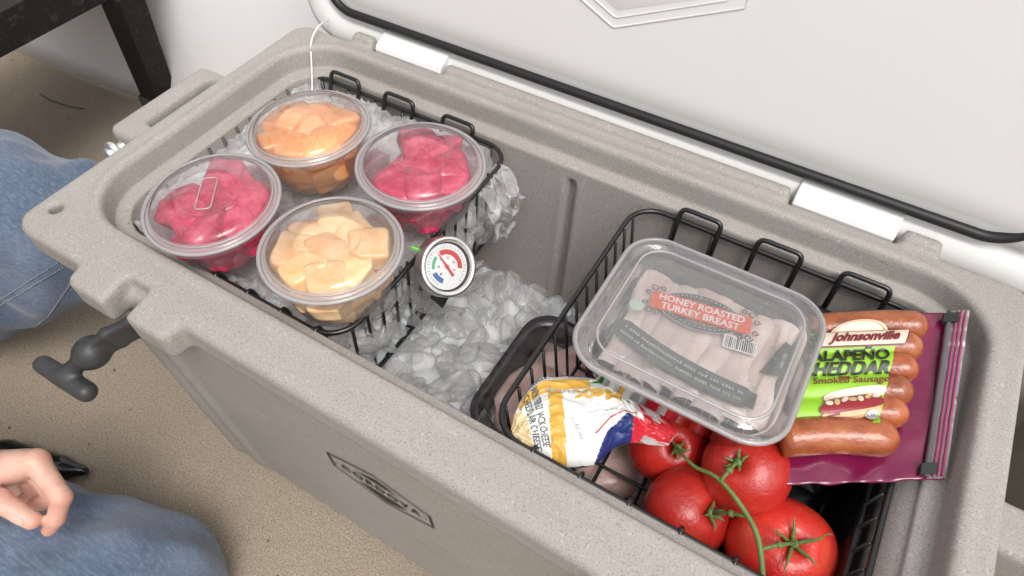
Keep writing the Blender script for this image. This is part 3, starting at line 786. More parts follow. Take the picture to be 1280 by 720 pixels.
obj('dial_marks', tk.out(), M['grey'], th, smooth=False)
nd = MB(); a = math.radians(122); ca, sa = math.cos(a), math.sin(a)
nd.add([tp(*(q[0]*ca-q[1]*sa, q[0]*sa+q[1]*ca), -.0014) for q in ((-.010, -.0013), (.002, -.0010), (.0150, -.0002), (.0150, .0002), (.002, .0010), (-.010, .0013))], [(0, 1, 2, 3, 4, 5)])
nd.add(*tl_([(.0018, -.0012), (.0, -.0010)], 14))
obj('needle', nd.out(), M['red'], th, smooth=False)
obj('glass', tl_([(.0214, -.0002), (.0150, .0002), (.0, .0004)]), M['clearglass'] if 'clearglass' in M else film_mat('dial_glass', .01, rough=.03, spec=.8), th)
br = MB()
def plate(poly, z0, z1):
    n = len(poly); v = [tp(x, y, z) for z in (z0, z1) for x, y in poly]
    return v, [tuple(range(n))[::-1], tuple(range(n, 2*n))]+[(i, (i+1) % n, (i+1) % n+n, i+n) for i in range(n)]
br.add(*plate([(-.010, -.026), (.000, -.036), (.034, .008), (.020, .010)], -.019, -.0155))
br.add(*plate([(-.005, -.018), (.018, -.012), (.022, .008), (-.02, .012)], -.0155, -.0142))
obj('bracket', br.out(), M['blackplastic'], th, smooth=False)
obj('clip', tube(roundpoly([tp(-.020, .008, -.010), (-.2885, .318, -.026), (-.2905, .333, -.030), (-.286, .337, -.036), tp(-.012, .018, -.0145)], .004, 4), .0022, 8), M['steel'], th)

# ------------------------------------------------------------------ wrapped meat tray under the right basket
mt = empty('meat_tray', (-.07, .31, -.20), 'black tray of pale pink meat under cling film below the right basket', 'meat tray')
def ring_at(cx, cy, hx, hy, r, z, n=8): return [(cx+a, cy+b_, z) for a, b_ in rrect(hx, hy, r, n)]
obj('meat_bed', box(-.176, .034, .256, .370, -.172, -.163), M['rawmeat'], mt)
tcx, tcy, thx, thy = -.072, .313, .127, .080
obj('tray', loft([ring_at(tcx, tcy, thx-.020, thy-.020, .02, -.185), ring_at(tcx, tcy, thx-.006, thy-.006, .028, -.152), ring_at(tcx, tcy, thx, thy, .032, -.1475), ring_at(tcx, tcy, thx, thy, .032, -.1445), ring_at(tcx, tcy, thx-.008, thy-.008, .027, -.1445), ring_at(tcx, tcy, thx-.013, thy-.013, .024, -.150), ring_at(tcx, tcy, thx-.024, thy-.024, .018, -.180)], True, True), M['traydark'], mt)
def meat_sdf(cx, cy, rx, ry, rz, ang, seed):
    c, s = math.cos(ang), math.sin(ang)
    V, F = grid(lambda u, v: (u, v, 0), 28, 16); out = []
    for u, v, _ in V:
        th_, ph = u*2*PI, (v-.5)*PI
        d = Vector((math.cos(ph)*math.cos(th_), math.cos(ph)*math.sin(th_), math.sin(ph)))
        k = 1+.22*noise.noise(d*1.6+Vector((seed, 0, 0)))+.06*noise.noise(d*6+Vector((seed, 3, 0)))
        x, y, z = d.x*rx*k, d.y*ry*k, d.z*rz*k; out.append((cx+x*c-y*s, cy+x*s+y*c, -.158+z))
    return out, F
for i, a in enumerate(((-.148, .300, .050, .034, .0125, 1.35), (-.095, .290, .044, .040, .0125, .3), (-.050, .285, .036, .044, .012, -.4), (-.005, .30, .036, .050, .012, .2), (-.11, .352, .055, .028, .012, .1), (.02, .34, .034, .04, .012, .5), (-.04, .35, .04, .03, .012, 0))):
    obj('meat_slice', meat_sdf(*a, i*4.1), M['rawmeat'], mt)
obj('film', grid(lambda u, v: (tcx+(u-.5)*2*(thx-.001), tcy+(v-.5)*2*(thy-.001), -.1435+.0022*ridged(u*.3, v*.2, 30, 3)**3+.002*noise.noise(Vector((u*9, v*7, 1)))), 70, 50), M['clearfilm'], mt)

# black plastic wrapped pack at the back of the right basket, under the turkey and the sausages
def pack_sdf(X, Y, Z):
    d = ext(rb2(X, Y, -.112, .128, .322, .462, .014), Z, -.128, -.040, .010)
    return d+.0022*np.sin(X*90+Y*40)*np.sin(Y*70-Z*60)+.0015*np.sin(X*160+Z*120)
bp = tag(obj('wrapped_pack', sdf_mesh(pack_sdf, (-.13, .30, -.135), (.145, .48, -.028), .004, 'pack'), M['blackplastic']), 'black plastic wrapped pack under the turkey container and the sausages', 'food pack')

def dark_sheet_sdf(X, Y, Z):  # black sheet added so the basket's right side reads as a dark void
    xs = .1325+.10*(Z+.13)*.9
    side = np.maximum(np.abs(X-xs)-.0018, rb2(Y, Z, .205, .473, -.127, -.054, .012))
    floor = np.maximum(np.abs(Z+.1255)-.0022, rb2(X, Y, .040, .132, .285, .473, .012))
    return smin(side, floor, .004)-.0008+.0010*np.sin(Y*110+Z*60)*np.sin(Z*130)
tag(obj('dark_sheet', sdf_mesh(dark_sheet_sdf, (.03, .195, -.135), (.150, .485, -.028), .003, 'bag'), M['blackplastic']), 'thin black sheet added to darken the right side of the wire basket', 'dark sheet')

# ------------------------------------------------------------------ turkey container
tk_ = empty('turkey_container', (-.025, .326, -.034), 'clear rectangular plastic container of sliced turkey with a coral label', 'food container')
CX, CY = -.0240, .3335
def tr(hx, hy, r, z): return [(CX+a, CY+b_, z) for a, b_ in rrect(hx, hy, r, 9)]
HX, HY = .0835, .0735
obj('tray', loft([tr(HX-.020, HY-.020, .018, -.032), tr(HX-.014, HY-.014, .022, -.029), tr(HX-.0085, HY-.0085, .026, .006), tr(HX-.006, HY-.006, .027, .0095), tr(HX-.001, HY-.001, .030, .0100), tr(HX, HY, .030, .012)], True), M['deli'], tk_)
ld = obj('lid', loft([tr(HX+.001, HY+.001, .031, .0095), tr(HX+.0022, HY+.0022, .032, .0135), tr(HX+.0008, HY+.0008, .031, .0165), tr(HX-.0035, HY-.0035, .029, .0165), tr(HX-.0065, HY-.0065, .027, .0135), tr(HX-.0085, HY-.0085, .026, .0135), tr(HX-.0115, HY-.0115, .024, .0185), tr(HX-.0155, HY-.0155, .021, .0200), tr(HX-.024, HY-.024, .016, .0198), tr(HX-.0255, HY-.0255, .015, .0185), tr(HX-.0265, HY-.0265, .015, .0184), tr(HX-.030, HY-.030, .014, .0184), tr(.02, .016, .008, .0184)], False, True), M['deli'], tk_)
obj('lid_rim', tube(tr(HX+.0012, HY+.0012, .031, .0150), .0022, 8, True), M['cuprim'], ld)
obj('lid_bead', tube(tr(HX-.0135, HY-.0135, .022, .0193), .0012, 6, True), M['cuprim'], ld)
dr = MB(); r = random.Random(9)
dv, df_ = lathe([(1, 0), (.85, .35), (.5, .6), (.0001, .7)], 8)
for k in range(260):
    x, y, q_ = CX+r.uniform(-.062, .062), CY+r.uniform(-.052, .052), r.choice((.0004, .0006, .0006, .0010))
    dr.add([(x+a*q_, y+b_*q_, .0186+c*q_) for a, b_, c in dv], df_)
dd_ = obj('condensation', dr.out(), film_mat('water_drop', .10, hazec=(1, 1, 1), rough=.05, spec=1.0, facing=.3), ld); dd_['kind'] = 'stuff'
# folded slices
tks = empty('turkey_slices', (CX, CY, -.028), 'pale pink folded slices of turkey inside the clear rectangular container', 'sliced meat')
def slice_mesh(x0, x1, k):
    def f(u, v):
        x = x0+(x1-x0)*u; y = CY-.053+.106*v
        z = -.0035+.0075*math.sin(u*PI)**.7+.0012*math.sin(v*9+k*2)+.0016*noise.noise(Vector((u*3+k, v*4, k)))
        z -= .016*max(0, abs(v-.5)*2-.9)*8*.5
        return (x+.003*math.sin(v*5+k)+.0012*math.sin(v*14+k*3), y+.003*math.sin(k*5), z-.010*(u < .04)-.010*(u > .96))
    return grid(f, 14, 40)
for k in range(9):
    xa = CX-.064+k*.0135
    o = obj('slice', slice_mesh(xa, xa+.027, k), M['turkey'], tks); o.location.z += .0006*k
# printed film label inside, under the lid
LZ = .0120
def lab(x, y): return (x, y, LZ)
def poly_lab(P, z): return [(x, y, z) for x, y in P], [tuple(range(len(P)))]
A_ = Vector((-.0690, .3455)); B_ = Vector((.0085, .3590)); ex = (B_-A_).normalized(); ey = Vector((-ex.y, ex.x)); LC = (A_+B_)/2
def ll(x, y, z=LZ): p = LC+ex*x+ey*y; return (p.x, p.y, z)
# light frosted film that carries the label
obj('label_film', ([(CX+a, CY+b_, LZ-.001) for a, b_ in rrect(HX-.014, HY-.014, .020)], [tuple(range(28))]), film_mat('label_film', .10, hazec=(.75, .73, .72), rough=.2, spec=.3), tk_, smooth=False)
el = [(.033*math.cos(2*PI*k/40), .0175*math.sin(2*PI*k/40)) for k in range(40)]
v, f = outline(el, .0055); obj('label_oval', ([ll(x, y, LZ) for x, y, _ in v], f), M['grey'], tk_, smooth=False)
v, f = outline([(x*1.03, y*1.06) for x, y in el], .0006); obj('label_oval_line', ([ll(x, y, LZ+.0006) for x, y, _ in v], f), M['lgrey'], tk_, smooth=False)
dots = MB()
for k in range(46):
    a = 2*PI*k/46
    if abs(math.sin(a)) < .42: continue
    x, y = .0302*math.cos(a), .0148*math.sin(a); dots.add([ll(x+.0009*c, y+.0009*s_, LZ+.0006) for c, s_ in ((1, 0), (0, 1), (-1, 0), (0, -1))], [(0, 1, 2, 3)])
obj('label_oval_dots', dots.out(), M['lgrey'], tk_, smooth=False)
obj('label_banner', ([ll(x, y, LZ+.0009) for x, y in rrect(.0405, .0088, .003)], [tuple(range(28))]), M['coral'], tk_, smooth=False)
sw = MB()
for sx in (-1, 1):
    for sy in (-1, 1):
        for (ox, oy, rr) in ((.040, .0115, .0036), (.0335, .0125, .0026), (.0445, .0050, .0026)):
            P = [ll(sx*ox+rr*(1-t/26)*math.cos(t*.42)*sx, sy*oy+rr*(1-t/26)*math.sin(t*.42)*sy, LZ+.0008) for t in range(18)]
            sw.add(*tube(P, .00055, 4))
obj('label_scrolls', sw.out(), M['grey'], tk_)
for s_, yy in (('HONEY ROASTED', .0040), ('TURKEY BREAST', -.0044)):
    v, f = to_mesh_text(s_, .0088, bold=.00022, sx=.98); obj('lettering', ([ll(x, y+yy, LZ+.0013) for x, y, _ in v], f), M['whiteprint'], tk_, smooth=False)
# dark curved band along the front with faint text, side block, barcode
bandc = []
P0, P1, P2 = Vector((-.086, .309)), Vector((-.028, .290)), Vector((.034, .296))
Wd = .0185
def bq(t): return P0*(1-t)**2+P1*2*t*(1-t)+P2*t*t
def bandpt(t, s_, z):
    p = bq(t); q = bq(min(1, t+.01))-bq(max(0, t-.01)); q.normalize(); nn = Vector((-q.y, q.x)); p = p+nn*s_; return (p.x, p.y, z)
v, f = grid(lambda u, w_: bandpt(u, (w_-.5)*Wd*(1 if .04 < u < .96 else .75), LZ+.0002), 30, 2)
obj('label_band', (v, f), M['grey'], tk_, smooth=False)
for s_, oy in ((36, .003), (44, -.003)):
    v, f = small_print(.0036, s_, s_); wv = max(x for x, y, _ in v)*2
    obj('lettering', ([bandpt(.5+x/wv*.84, y+oy, LZ+.0007) for x, y, _ in v], f), M['lgrey'], tk_, smooth=False)
obj('label_block', ([(x, y, LZ+.0002) for x, y in ((.0285, .322), (.0465, .327), (.0465, .357), (.0375, .360))], [(0, 1, 2, 3)]), M['grey'], tk_, smooth=False)
v, f = small_print(.0036, 10, 4); obj('lettering', ([(.041-y, .341+x*.75, LZ+.0008) for x, y, _ in v], f), M['lgrey'], tk_, smooth=False)
obj('barcode_patch', ([ll(x, y, LZ+.0004) for x, y in ((.022, -.0265), (.048, -.0265), (.048, -.0135), (.022, -.0135))], [(0, 1, 2, 3)]), M['whiteprint'], tk_, smooth=False)
bc = MB(); x = .0235; r = random.Random(2)
while x < .0465:
    w_ = r.choice((.0003, .0006, .0009)); bc.add([ll(a, b_, LZ+.0008) for a, b_ in ((x, -.0255), (x+w_, -.0255), (x+w_, -.0150), (x, -.0150))], [(0, 1, 2, 3)]); x += w_+r.choice((.0004, .0006, .0010))
obj('barcode', bc.out(), M['black'], tk_, smooth=False)
obj('label_seal', ([(-.078+.006*math.cos(2*PI*k/20), .333+.006*math.sin(2*PI*k/20), LZ+.0003) for k in range(20)], [tuple(range(20))]), plain('pale_green_print', (.50, .60, .50), .4), tk_, smooth=False)

# ------------------------------------------------------------------ tomatoes on the vine
TV = empty('tomato_vine', (.04, .265, -.128), 'four ripe red tomatoes joined on one green vine', 'tomatoes')
TOM = [((-.011, .284, -.086), .0345, (.35, -.45, .85), 3), ((.0515, .2765, -.053), .0350, (-.35, -.35, .87), 1), ((.026, .239, -.088), .0360, (.55, -.10, .83), 2), ((.099, .245, -.084), .0420, (.05, -.15, .98), 5)]
def tomato_mesh(c, r, axis, seed):
    c = Vector(c); ax = Vector(axis).normalized(); q = ax.to_track_quat('Z', 'X')
    nu, nv = 56, 34; V = []
    for j in range(nv+1):
        ph = PI*(j/nv-.5)
        for i in range(nu):
            t_ = 2*PI*i/nu
            top = max(0, math.sin(ph))
            k = 1+.020*math.cos(5*t_+seed)*(.3+top**2)+.018*math.cos(3*t_+seed*2)+.02*noise.noise(Vector((math.cos(t_), math.sin(t_), ph+seed)))
            x, y, z = math.cos(ph)*math.cos(t_)*k, math.cos(ph)*math.sin(t_)*k, math.sin(ph)*.86
            rho = math.hypot(x, y); z -= .20*math.exp(-(rho/.20)**2)*(1 if ph > 0 else -.4)
            V.append(c+q @ Vector((x*r, y*r, z*r)))
    F = [(j*nu+i, j*nu+(i+1) % nu, (j+1)*nu+(i+1) % nu, (j+1)*nu+i) for j in range(nv) for i in range(nu)]
    return (V, F), q
def calyx(c, r, q, seed, size):
    mb = MB(); r_ = random.Random(seed); c = Vector(c); b0 = c+q @ Vector((0, 0, r*.70))
    for k in range(5):
        a = 2*PI*k/5+r_.uniform(-.25, .25)+seed; L = size*r_.uniform(.75, 1.2); lift = r_.uniform(.1, .55)
        P, Rr = [], []
        for s_ in range(7):
            t_ = s_/6; rho = .002+L*t_; z = r*(.70+.16*min(1, t_*1.8))+lift*L*t_*t_+.001
            P.append(c+q @ Vector((rho*math.cos(a+.35*t_*r_.uniform(-1, 1)*.4), rho*math.sin(a), z))); Rr.append(max(.0003, .0020*(1-t_)**.7*(.6 if s_ == 0 else 1)))
        v, f = tube(P, Rr, 6); mb.add(v, f)
    mb.add(*tube([b0, b0+q @ Vector((0, 0, .005))], .0032, 8))
    return mb.out(), b0+q @ Vector((0, 0, .005))
tips = []
for (c, r, axis, seed) in TOM:
    tm, q = tomato_mesh(c, r, axis, seed)
    o = obj('tomato', tm, M['tomato'], TV)
    cm, b0 = calyx(c, r, q, seed, {3: .007, 1: .007, 2: .009, 5: .020}[seed]); tips.append(b0)
    obj('calyx', cm, M['stem'], o)
main = [(-.002, .264, -.048), (.016, .2525, -.042), (.030, .2505, -.032), (.0445, .2435, -.030), (.060, .236, -.034), (.073, .226, -.036), (.083, .210, -.041), (.089, .199, -.048)]
obj('vine_stem', tube(roundpoly(main, .008, 3), [.0014+.0008*min(1, i/20) for i in range(len(roundpoly(main, .008, 3)))], 8), M['stem'], TV)
for b0, P in zip(tips, ((-.002, .264, -.048), (.036, .247, -.031), (.063, .234, -.035), (.079, .218, -.039))):
    Pm = (Vector(P)+b0)/2+Vector((0, 0, .003)); pts = roundpoly([P, Pm, b0], .02, 5)
    obj('stalk', tube(pts, .0015, 7), M['stem'], TV)
    kn = lathe([(.0001, -.0026), (.0024, -.0016), (.0030, 0), (.0024, .0016), (.0001, .0026)], 10); obj('stalk_knot', ([Vector(p)+Pm for p in kn[0]], kn[1]), M['stem'], TV)

# ------------------------------------------------------------------ sausage pack
sp = empty('sausage_pack', (.11, .37, -.03), 'magenta vacuum pack of smoked sausages with a lime green label', 'sausage pack')
BL, BR, TR_ = Vector((.0790, .2700, -.034)), Vector((.1740, .3260, -.0205)), Vector((.1575, .473, .004)); TL = TR_+(BL-BR)*1.06+Vector((-.010, .010, -.016))
eu = (BR-BL); Lu = eu.length; ev = (TR_-BR); Lv = ev.length
nS = eu.cross(ev).normalized()
# u runs along the sausages in metres (0 at the zip end, positive to the left), v up the pack from the front edge
def sq(u, v, h=0):
    a = BR.lerp(TR_, v/Lv); b_ = BL.lerp(TL, v/Lv); d = (b_-a).normalized(); return a+d*u+nS*h
vs_ = [.040+.0205*k for k in range(6)]; RS = .0126
ENDU = [.040, .035, .034, .033, .032, .031]; VC = [.031, .0525, .0715, .0915, .1115, .1315]
RR = [.0142, .0118, .0118, .0118, .0118, .0122]
def film_fn(u_, v_):
    u = -.002+(Lu+.002+.018*v_)*u_; v = Lv*v_
    e = min(v_, 1-v_)*Lv
    h = .0012*math.sin(u*70+v*30)+.0022*noise.noise(Vector((u*40, v*40, 1)))+.004*max(0, (1-min(1, e/.012)))*noise.noise(Vector((u*60, v_*3, 2)))
    vv = v+(.0016*noise.noise(Vector((u*70, v_, 5))) if e < .001 else 0)
    return sq(u, vv, h)
o = obj('back_film', grid(film_fn, 60, 70), M['magenta'], sp); md = o.modifiers.new('t', 'SOLIDIFY'); md.thickness = .0008
sfun = []
for k in range(6):
    vc, r = VC[k], RR[k]; u0 = ENDU[k]+r*.9; bend = (.002 if k else .003)
    P, Rr = [], []
    for s_ in range(13):
        t_ = s_/12; u = u0+((.124 if k == 0 else .118)-u0)*t_; P.append(sq(u, vc+bend*math.sin(t_*3), r*.92+.0015+.004*t_*(k == 0)))
        Rr.append(r*(1+.02*math.sin(t_*11+k)))
    P0_, d0 = Vector(P[0]), (Vector(P[0])-Vector(P[1])).normalized()
    capP, capR = [], []
    for a in (80, 65, 50, 35, 18): capP.append(P0_+d0*r*.95*math.sin(math.radians(a))); capR.append(max(.001, r*math.cos(math.radians(a))))
    obj('sausage', tube(capP+P, capR+Rr, 22), M['sausage'], sp)
def smoothmax(a, b_, k=.003):
    t_ = max(0, min(1, .5+.5*(a-b_)/k)); return b_*(1-t_)+a*t_+k*t_*(1-t_)
def lab_h(u, v):
    h = .0
    for k in range(6):
        d = (v-VC[k]-.0015)/RR[k]
        if abs(d) < 1: h = max(h, RR[k]*.92+.0015+RR[k]*math.sqrt(1-d*d)*.995)
    return smoothmax(h, .0205)+.0010
def lab_pt(u, v, off=0): return sq(u, v, lab_h(u, v)+off)
def patch(poly_uv, off, mx=.0022):
    v, f = fine([(a, b_, 0) for a, b_ in poly_uv], [tuple(range(len(poly_uv)))], mx)
    return [lab_pt(x, y, off) for x, y, _ in v], f
def lab_grid(u0, u1, v0, v1, off, nu=40, nv=60, fu=None):
    return grid(lambda a, b_: lab_pt((u0+(u1-u0)*a)+(fu(b_) if fu else 0), v0+(v1-v0)*b_, off), nu, nv)
obj('label', lab_grid(.0535, .1190, .0385, .1225, 0, fu=lambda t_: .004*(1-t_)), M['lime'], sp)
# text runs towards the zip end: x axis of the print is -u
def onlab(vf, uc, vc, off, ang=0): 
    c, s_ = math.cos(ang), math.sin(ang); v, f = fine(vf[0], vf[1], .003); uc -= .0255
    return [lab_pt(uc-(x*c-y*s_), vc+(x*s_+y*c), off+.0005) for x, y, _ in v], f
UC = .1145
for s_, vc, sz, mt_, sx in (('JALAPEÑO', .0985, .0150, 'black', .86), ('CHEDDAR', .0865, .0150, 'black', .92)):
    obj('lettering', onlab(to_mesh_text(s_, sz, bold=.0005, sx=sx), UC-.001, vc, .0011), M[mt_], sp, smooth=False)
obj('lettering', onlab(to_mesh_text('Smoked Sausage', .0092, bold=.0001, sx=.9), UC-.006, .0765, .0011), M['dkred'], sp, smooth=False)
# brand badge: cream arc over a ribbon with dark red script
arcp = [(.0225*math.cos(PI*k/20), .0135*math.sin(PI*k/20)) for k in range(21)]
obj('badge_arc', onlab(([(x, y, 0) for x, y in arcp], [tuple(range(21))]), UC-.006, .118, .0012), M['cream'], sp, smooth=False)
v, f = outline([(x*.9, y*.9) for x, y in arcp], .0008); obj('badge_line', onlab((v, f), UC-.006, .1185, .0020), M['bun'], sp, smooth=False)
rib = [(-.028, -.0065), (.034, -.0065), (.036, .0065), (-.028, .0065)]
obj('badge_ribbon_edge', onlab(([(x*1.03, y*1.18, 0) for x, y in rib], [(0, 1, 2, 3)]), UC-.006, .1140, .0020), M['dkred'], sp, smooth=False)
obj('badge_ribbon', onlab(([(x, y, 0) for x, y in rib], [(0, 1, 2, 3)]), UC-.006, .1140, .0026), M['cream'], sp, smooth=False)
v, f = to_mesh_text('Johnsonville', .0118, bold=.0005, sx=.86); v = [(x+y*.25+.003, y, z) for x, y, z in v]
obj('lettering', onlab((v, f), UC-.008, .1145, .0033), M['dkred'], sp, smooth=False)
# printed picture of a sausage in a bun
def blob(cu, cv, a, b_, ang, off, mat, nm, sq_=1.0):
    P = [(a*math.copysign(abs(math.cos(2*PI*k/36))**sq_, math.cos(2*PI*k/36)), b_*math.copysign(abs(math.sin(2*PI*k/36))**sq_, math.sin(2*PI*k/36)), 0) for k in range(36)]
    obj(nm, onlab((P, [tuple(range(36))]), cu, cv, off, ang), M[mat], sp, smooth=False)
blob(.1035, .0645, .022, .0052, .13, .0010, 'cream', 'bun_picture', .7)
blob(.1045, .0590, .021, .0046, .13, .0014, 'pepper', 'topping_picture', .8)
blob(.1045, .0545, .0225, .0048, .13, .0018, 'hotdog', 'sausage_picture', .6)
blob(.1040, .0480, .021, .0045, .13, .0014, 'bun', 'bun_picture', .7)
blob(.1020, .0435, .019, .0024, .10, .0010, 'hotdog', 'sausage_picture', .8)
for k in range(7): blob(.088+.0055*k, .0595+.0008*math.sin(k*2)-.0009*k+.003, .0030, .0020, k, .0022, 'bun' if k % 2 else 'cream', 'topping_picture')
blob(.0890, .0455, .0046, .0046, 0, .0024, 'lgrey', 'seal_mark'); v, f = small_print(.0026, 4, 6); obj('lettering', onlab((v, f), .0890, .0455, .0029), M['grey'], sp, smooth=False)
blob(.1160, .0470, .0045, .0065, .1, .0014, 'dkred', 'corner_badge', .3)
# zip closure along the right edge
def zipg(u0, u1, h): return grid(lambda a, b_: sq(u0+(u1-u0)*a, Lv*(.002+.996*b_), h+.0012*noise.noise(Vector((b_*14, 3, 1)))+.0006*math.sin(a*PI)), 4, 60)
obj('zip_strip', zipg(-.002, .0115, .0030), M['zip'], sp)
for u in (.0012, .0045, .0075):
    obj('zip_ridge', tube([sq(u, Lv*(.01+.98*k/40), .0044+.0012*noise.noise(Vector((k/40*14, 3, 1)))) for k in range(41)], .0008, 6), plain('zip_pink', (.32, .05, .14), .3), sp)
obj('zip_slider_track', tube([sq(.0128, Lv*(.012+.976*k/40), .0042+.001*noise.noise(Vector((k/40*14, 3, 1)))) for k in range(41)], .0021, 8), plain('zip_grey', (.10, .09, .095), .25), sp)
for v0 in (.003, Lv-.013):
    q_ = [sq(u, v, h) for h in (.0030, .0068) for u, v in ((.0065, v0), (.0175, v0), (.0175, v0+.009), (.0065, v0+.009))]
    obj('zip_end', (q_, [(0, 3, 2, 1), (4, 5, 6, 7), (0, 1, 5, 4), (1, 2, 6, 5), (2, 3, 7, 6), (3, 0, 4, 7)]), M['black'], sp, smooth=False)
# ------------------------------------------------------------------ bag of shredded cheese
cb = empty('cheese_bag', (-.08, .235, -.06), 'crumpled white, gold and navy bag of shredded cheese with a red end', 'cheese bag')
botc = [(-.116, .200), (-.096, .196), (-.076, .199), (-.053, .214), (-.045, .234), (-.034, .247), (-.022, .254), (-.009, .263)]
topc = [(-.122, .206), (-.129, .232), (-.123, .259), (-.098, .277), (-.070, .289), (-.050, .287), (-.032, .284), (-.007, .274)]
def lerpc(C, t):
    t = max(0, min(.9999, t))*(len(C)-1); i = int(t); f_ = t-i
    p0, p1, p2, p3 = [Vector(C[max(0, min(len(C)-1, i+k))]) for k in (-1, 0, 1, 2)]
    return .5*((2*p1)+(p2-p0)*f_+(2*p0-5*p1+4*p2-p3)*f_*f_+(3*p1-p0-3*p2+p3)*f_**3)
def cb_pt(u, v, off=0.0, side=1):
    a, b_ = lerpc(botc, u), lerpc(topc, u); p = a.lerp(b_, v)
    fat = .020*max(0.0, math.sin(PI*min(1, (u*1.10+.05)))) if u < .62 else .020*math.sin(PI*min(1, .62*1.1+.05))*max(.10, 1-(u-.62)/.22)
    bulge = fat*max(0, 1-(2*v-1)**2)**.55
    z = -.040+.018*min(1, u*1.6)*0-.006*u+side*bulge
    cr = .0030*noise.noise(Vector((u*9, v*6, 2)))+.0018*ridged(u, v*.7, 13, 4)**3+(.003*math.sin(v*9+u*4) if u > .72 else 0)
    if u > .5: z += .006*math.sin((u-.5)*9)*(.5-v)
    if u < .30: cr += .0010*noise.noise(Vector((u*70, v*50, 9)))
    p = Vector((p.x, p.y, z+side*cr*(1 if side > 0 else .3)+side*off))
    return p
NU, NV = 150, 90
vs2, fs2 = grid(lambda u, v: cb_pt(u, v), NU, NV)
me = mesh(vs2, fs2, 'cheese_front')
mats = [M['cheese'], M['whiteprint'], M['gold'], M['navy'], M['redp'], M['lgrey']]
mi = []
for j in range(NV):
    for i in range(NU):
        u, v = (i+.5)/NU, (j+.5)/NV
        k = 1
        e = .14+.16*v*v*0+.03*math.sin(v*3)
        if u < .155-.10*max(0, v-.55)*2: k = 0
        if u > .255+.05*v and u < .325+.03*v and v < .80: k = 2
        if v > .76 and v < .90 and .12 < u < .46 and v < .9+.1*u: k = 2
        if u > .43 and v < (u-.43)*1.9+.02*math.sin(u*40) and v < .47: k = 3
        if u > .74+.10*(1-v): k = 4
        if k == 3 and u > .70: k = 4
        mi.append(k)
o = obj('bag_front', me, mats, cb); me.polygons.foreach_set('material_index', mi)
vs3, fs3 = grid(lambda u, v: cb_pt(u, v, 0, -1), 60, 40); obj('bag_back', (vs3, [f[::-1] for f in fs3]), M['lgrey'], cb)
def cbt(txt, size, u0, v0, ang, mat, off=.0007, bold=.0001, sx=1.0, U=.145, Vv=.075, nm='lettering', vf=None):
    v, f = vf if vf else to_mesh_text(txt, size, bold=bold, sx=sx); v, f = fine(v, f, .003); c, s_ = math.cos(ang), math.sin(ang)
    obj(nm, ([cb_pt(u0+(x*c-y*s_)/U, v0+(x*s_+y*c)/Vv, off) for x, y, _ in v], f), M[mat], cb, smooth=False)
cbt('CHEDDAR CHEESE', .0092, .178, .47, -PI/2+.02, 'grey', sx=.80)
cbt('MONTEREY JACK CHEESE', .0084, .232, .50, -PI/2+.02, 'grey', sx=.60)
cbt('', 0, .24, .955, 0.0, 'navy', vf=small_print(.0044, 9, 3))
cbt('', 0, .52, .955, 0.0, 'navy', vf=small_print(.0036, 20, 5))
cbt('Mex', .0165, .50, .66, PI, 'gold', sx=1.1, bold=.0006)
cbt('NATURAL', .0060, .37, .72, PI-.3, 'lgrey')
cbt('', 0, .38, .30, -PI/2+.3, 'lgrey', vf=small_print(.0036, 9, 8))
cbt('', 0, .63, .66, PI, 'navy', vf=small_print(.0042, 5, 9))
cbt('', 0, .58, .44, 0, 'lgrey', vf=small_print(.0026, 14, 10))
lf = ([(-.011, 0, 0), (-.004, .0035, 0), (.004, .0032, 0), (.012, -.001, 0), (.003, -.0022, 0), (-.005, -.001, 0)], [(0, 5, 4, 3, 2, 1)])
cbt('', 0, .53, .84, .1, 'greenp', nm='leaf_print', vf=lf); 
cbt('', 0, .57, .80, -.2, 'greenp', nm='leaf_print', vf=lf)
ln = ([(-.02, 0, 0), (.028, 0, 0), (.028, .0012, 0), (-.02, .0012, 0)], [(0, 1, 2, 3)])
cbt('', 0, .57, .36, .55, 'red', nm='red_line_print', vf=ln, off=.0009)

# ------------------------------------------------------------------ the kneeling person at the left
def legs_sdf(X, Y, Z):
    a = caps(X, Y, Z, (-1.30, .08, -.120), (-.800, .212, -.172), .120, .082)          # raised thigh
    a2 = caps(X, Y, Z, (-.800, .190, -.205), (-1.02, .050, -.350), .078, .060)         # its calf, down to the foot
    a = smin(a, a2, .02)
    b_ = caps(X, Y, Z, (-1.30, -.34, -.22), (-.455, -.042, -.352), .110, .082)         # kneeling thigh
    b2 = caps(X, Y, Z, (-.470, -.045, -.352), (-.90, -.25, -.375), .074, .050)
    b_ = smin(b_, b2, .02)
    d = smin(a, b_, .03)
    hip = caps(X, Y, Z, (-1.34, .06, -.08), (-1.32, -.28, -.12), .13, .13); d = smin(d, hip, .06)
    fold = .0048*np.sin(X*46+Y*22+Z*30)*np.sin(Y*31-Z*40+1)+.0030*np.sin(X*85-Y*60+Z*20)*np.sin(Y*50+X*20)
    fold += .004*np.sin((X*.8+Y*2.2-Z*1.2)*34)*np.clip(1-np.abs(X+.80)/.12, 0, 1)*(Y > .05)
    return np.maximum(d+fold, H+.002-Z)
person = empty('person', (-1.0, .0, H), 'person in blue jeans and black shoe kneeling with one hand on a knee', 'person')
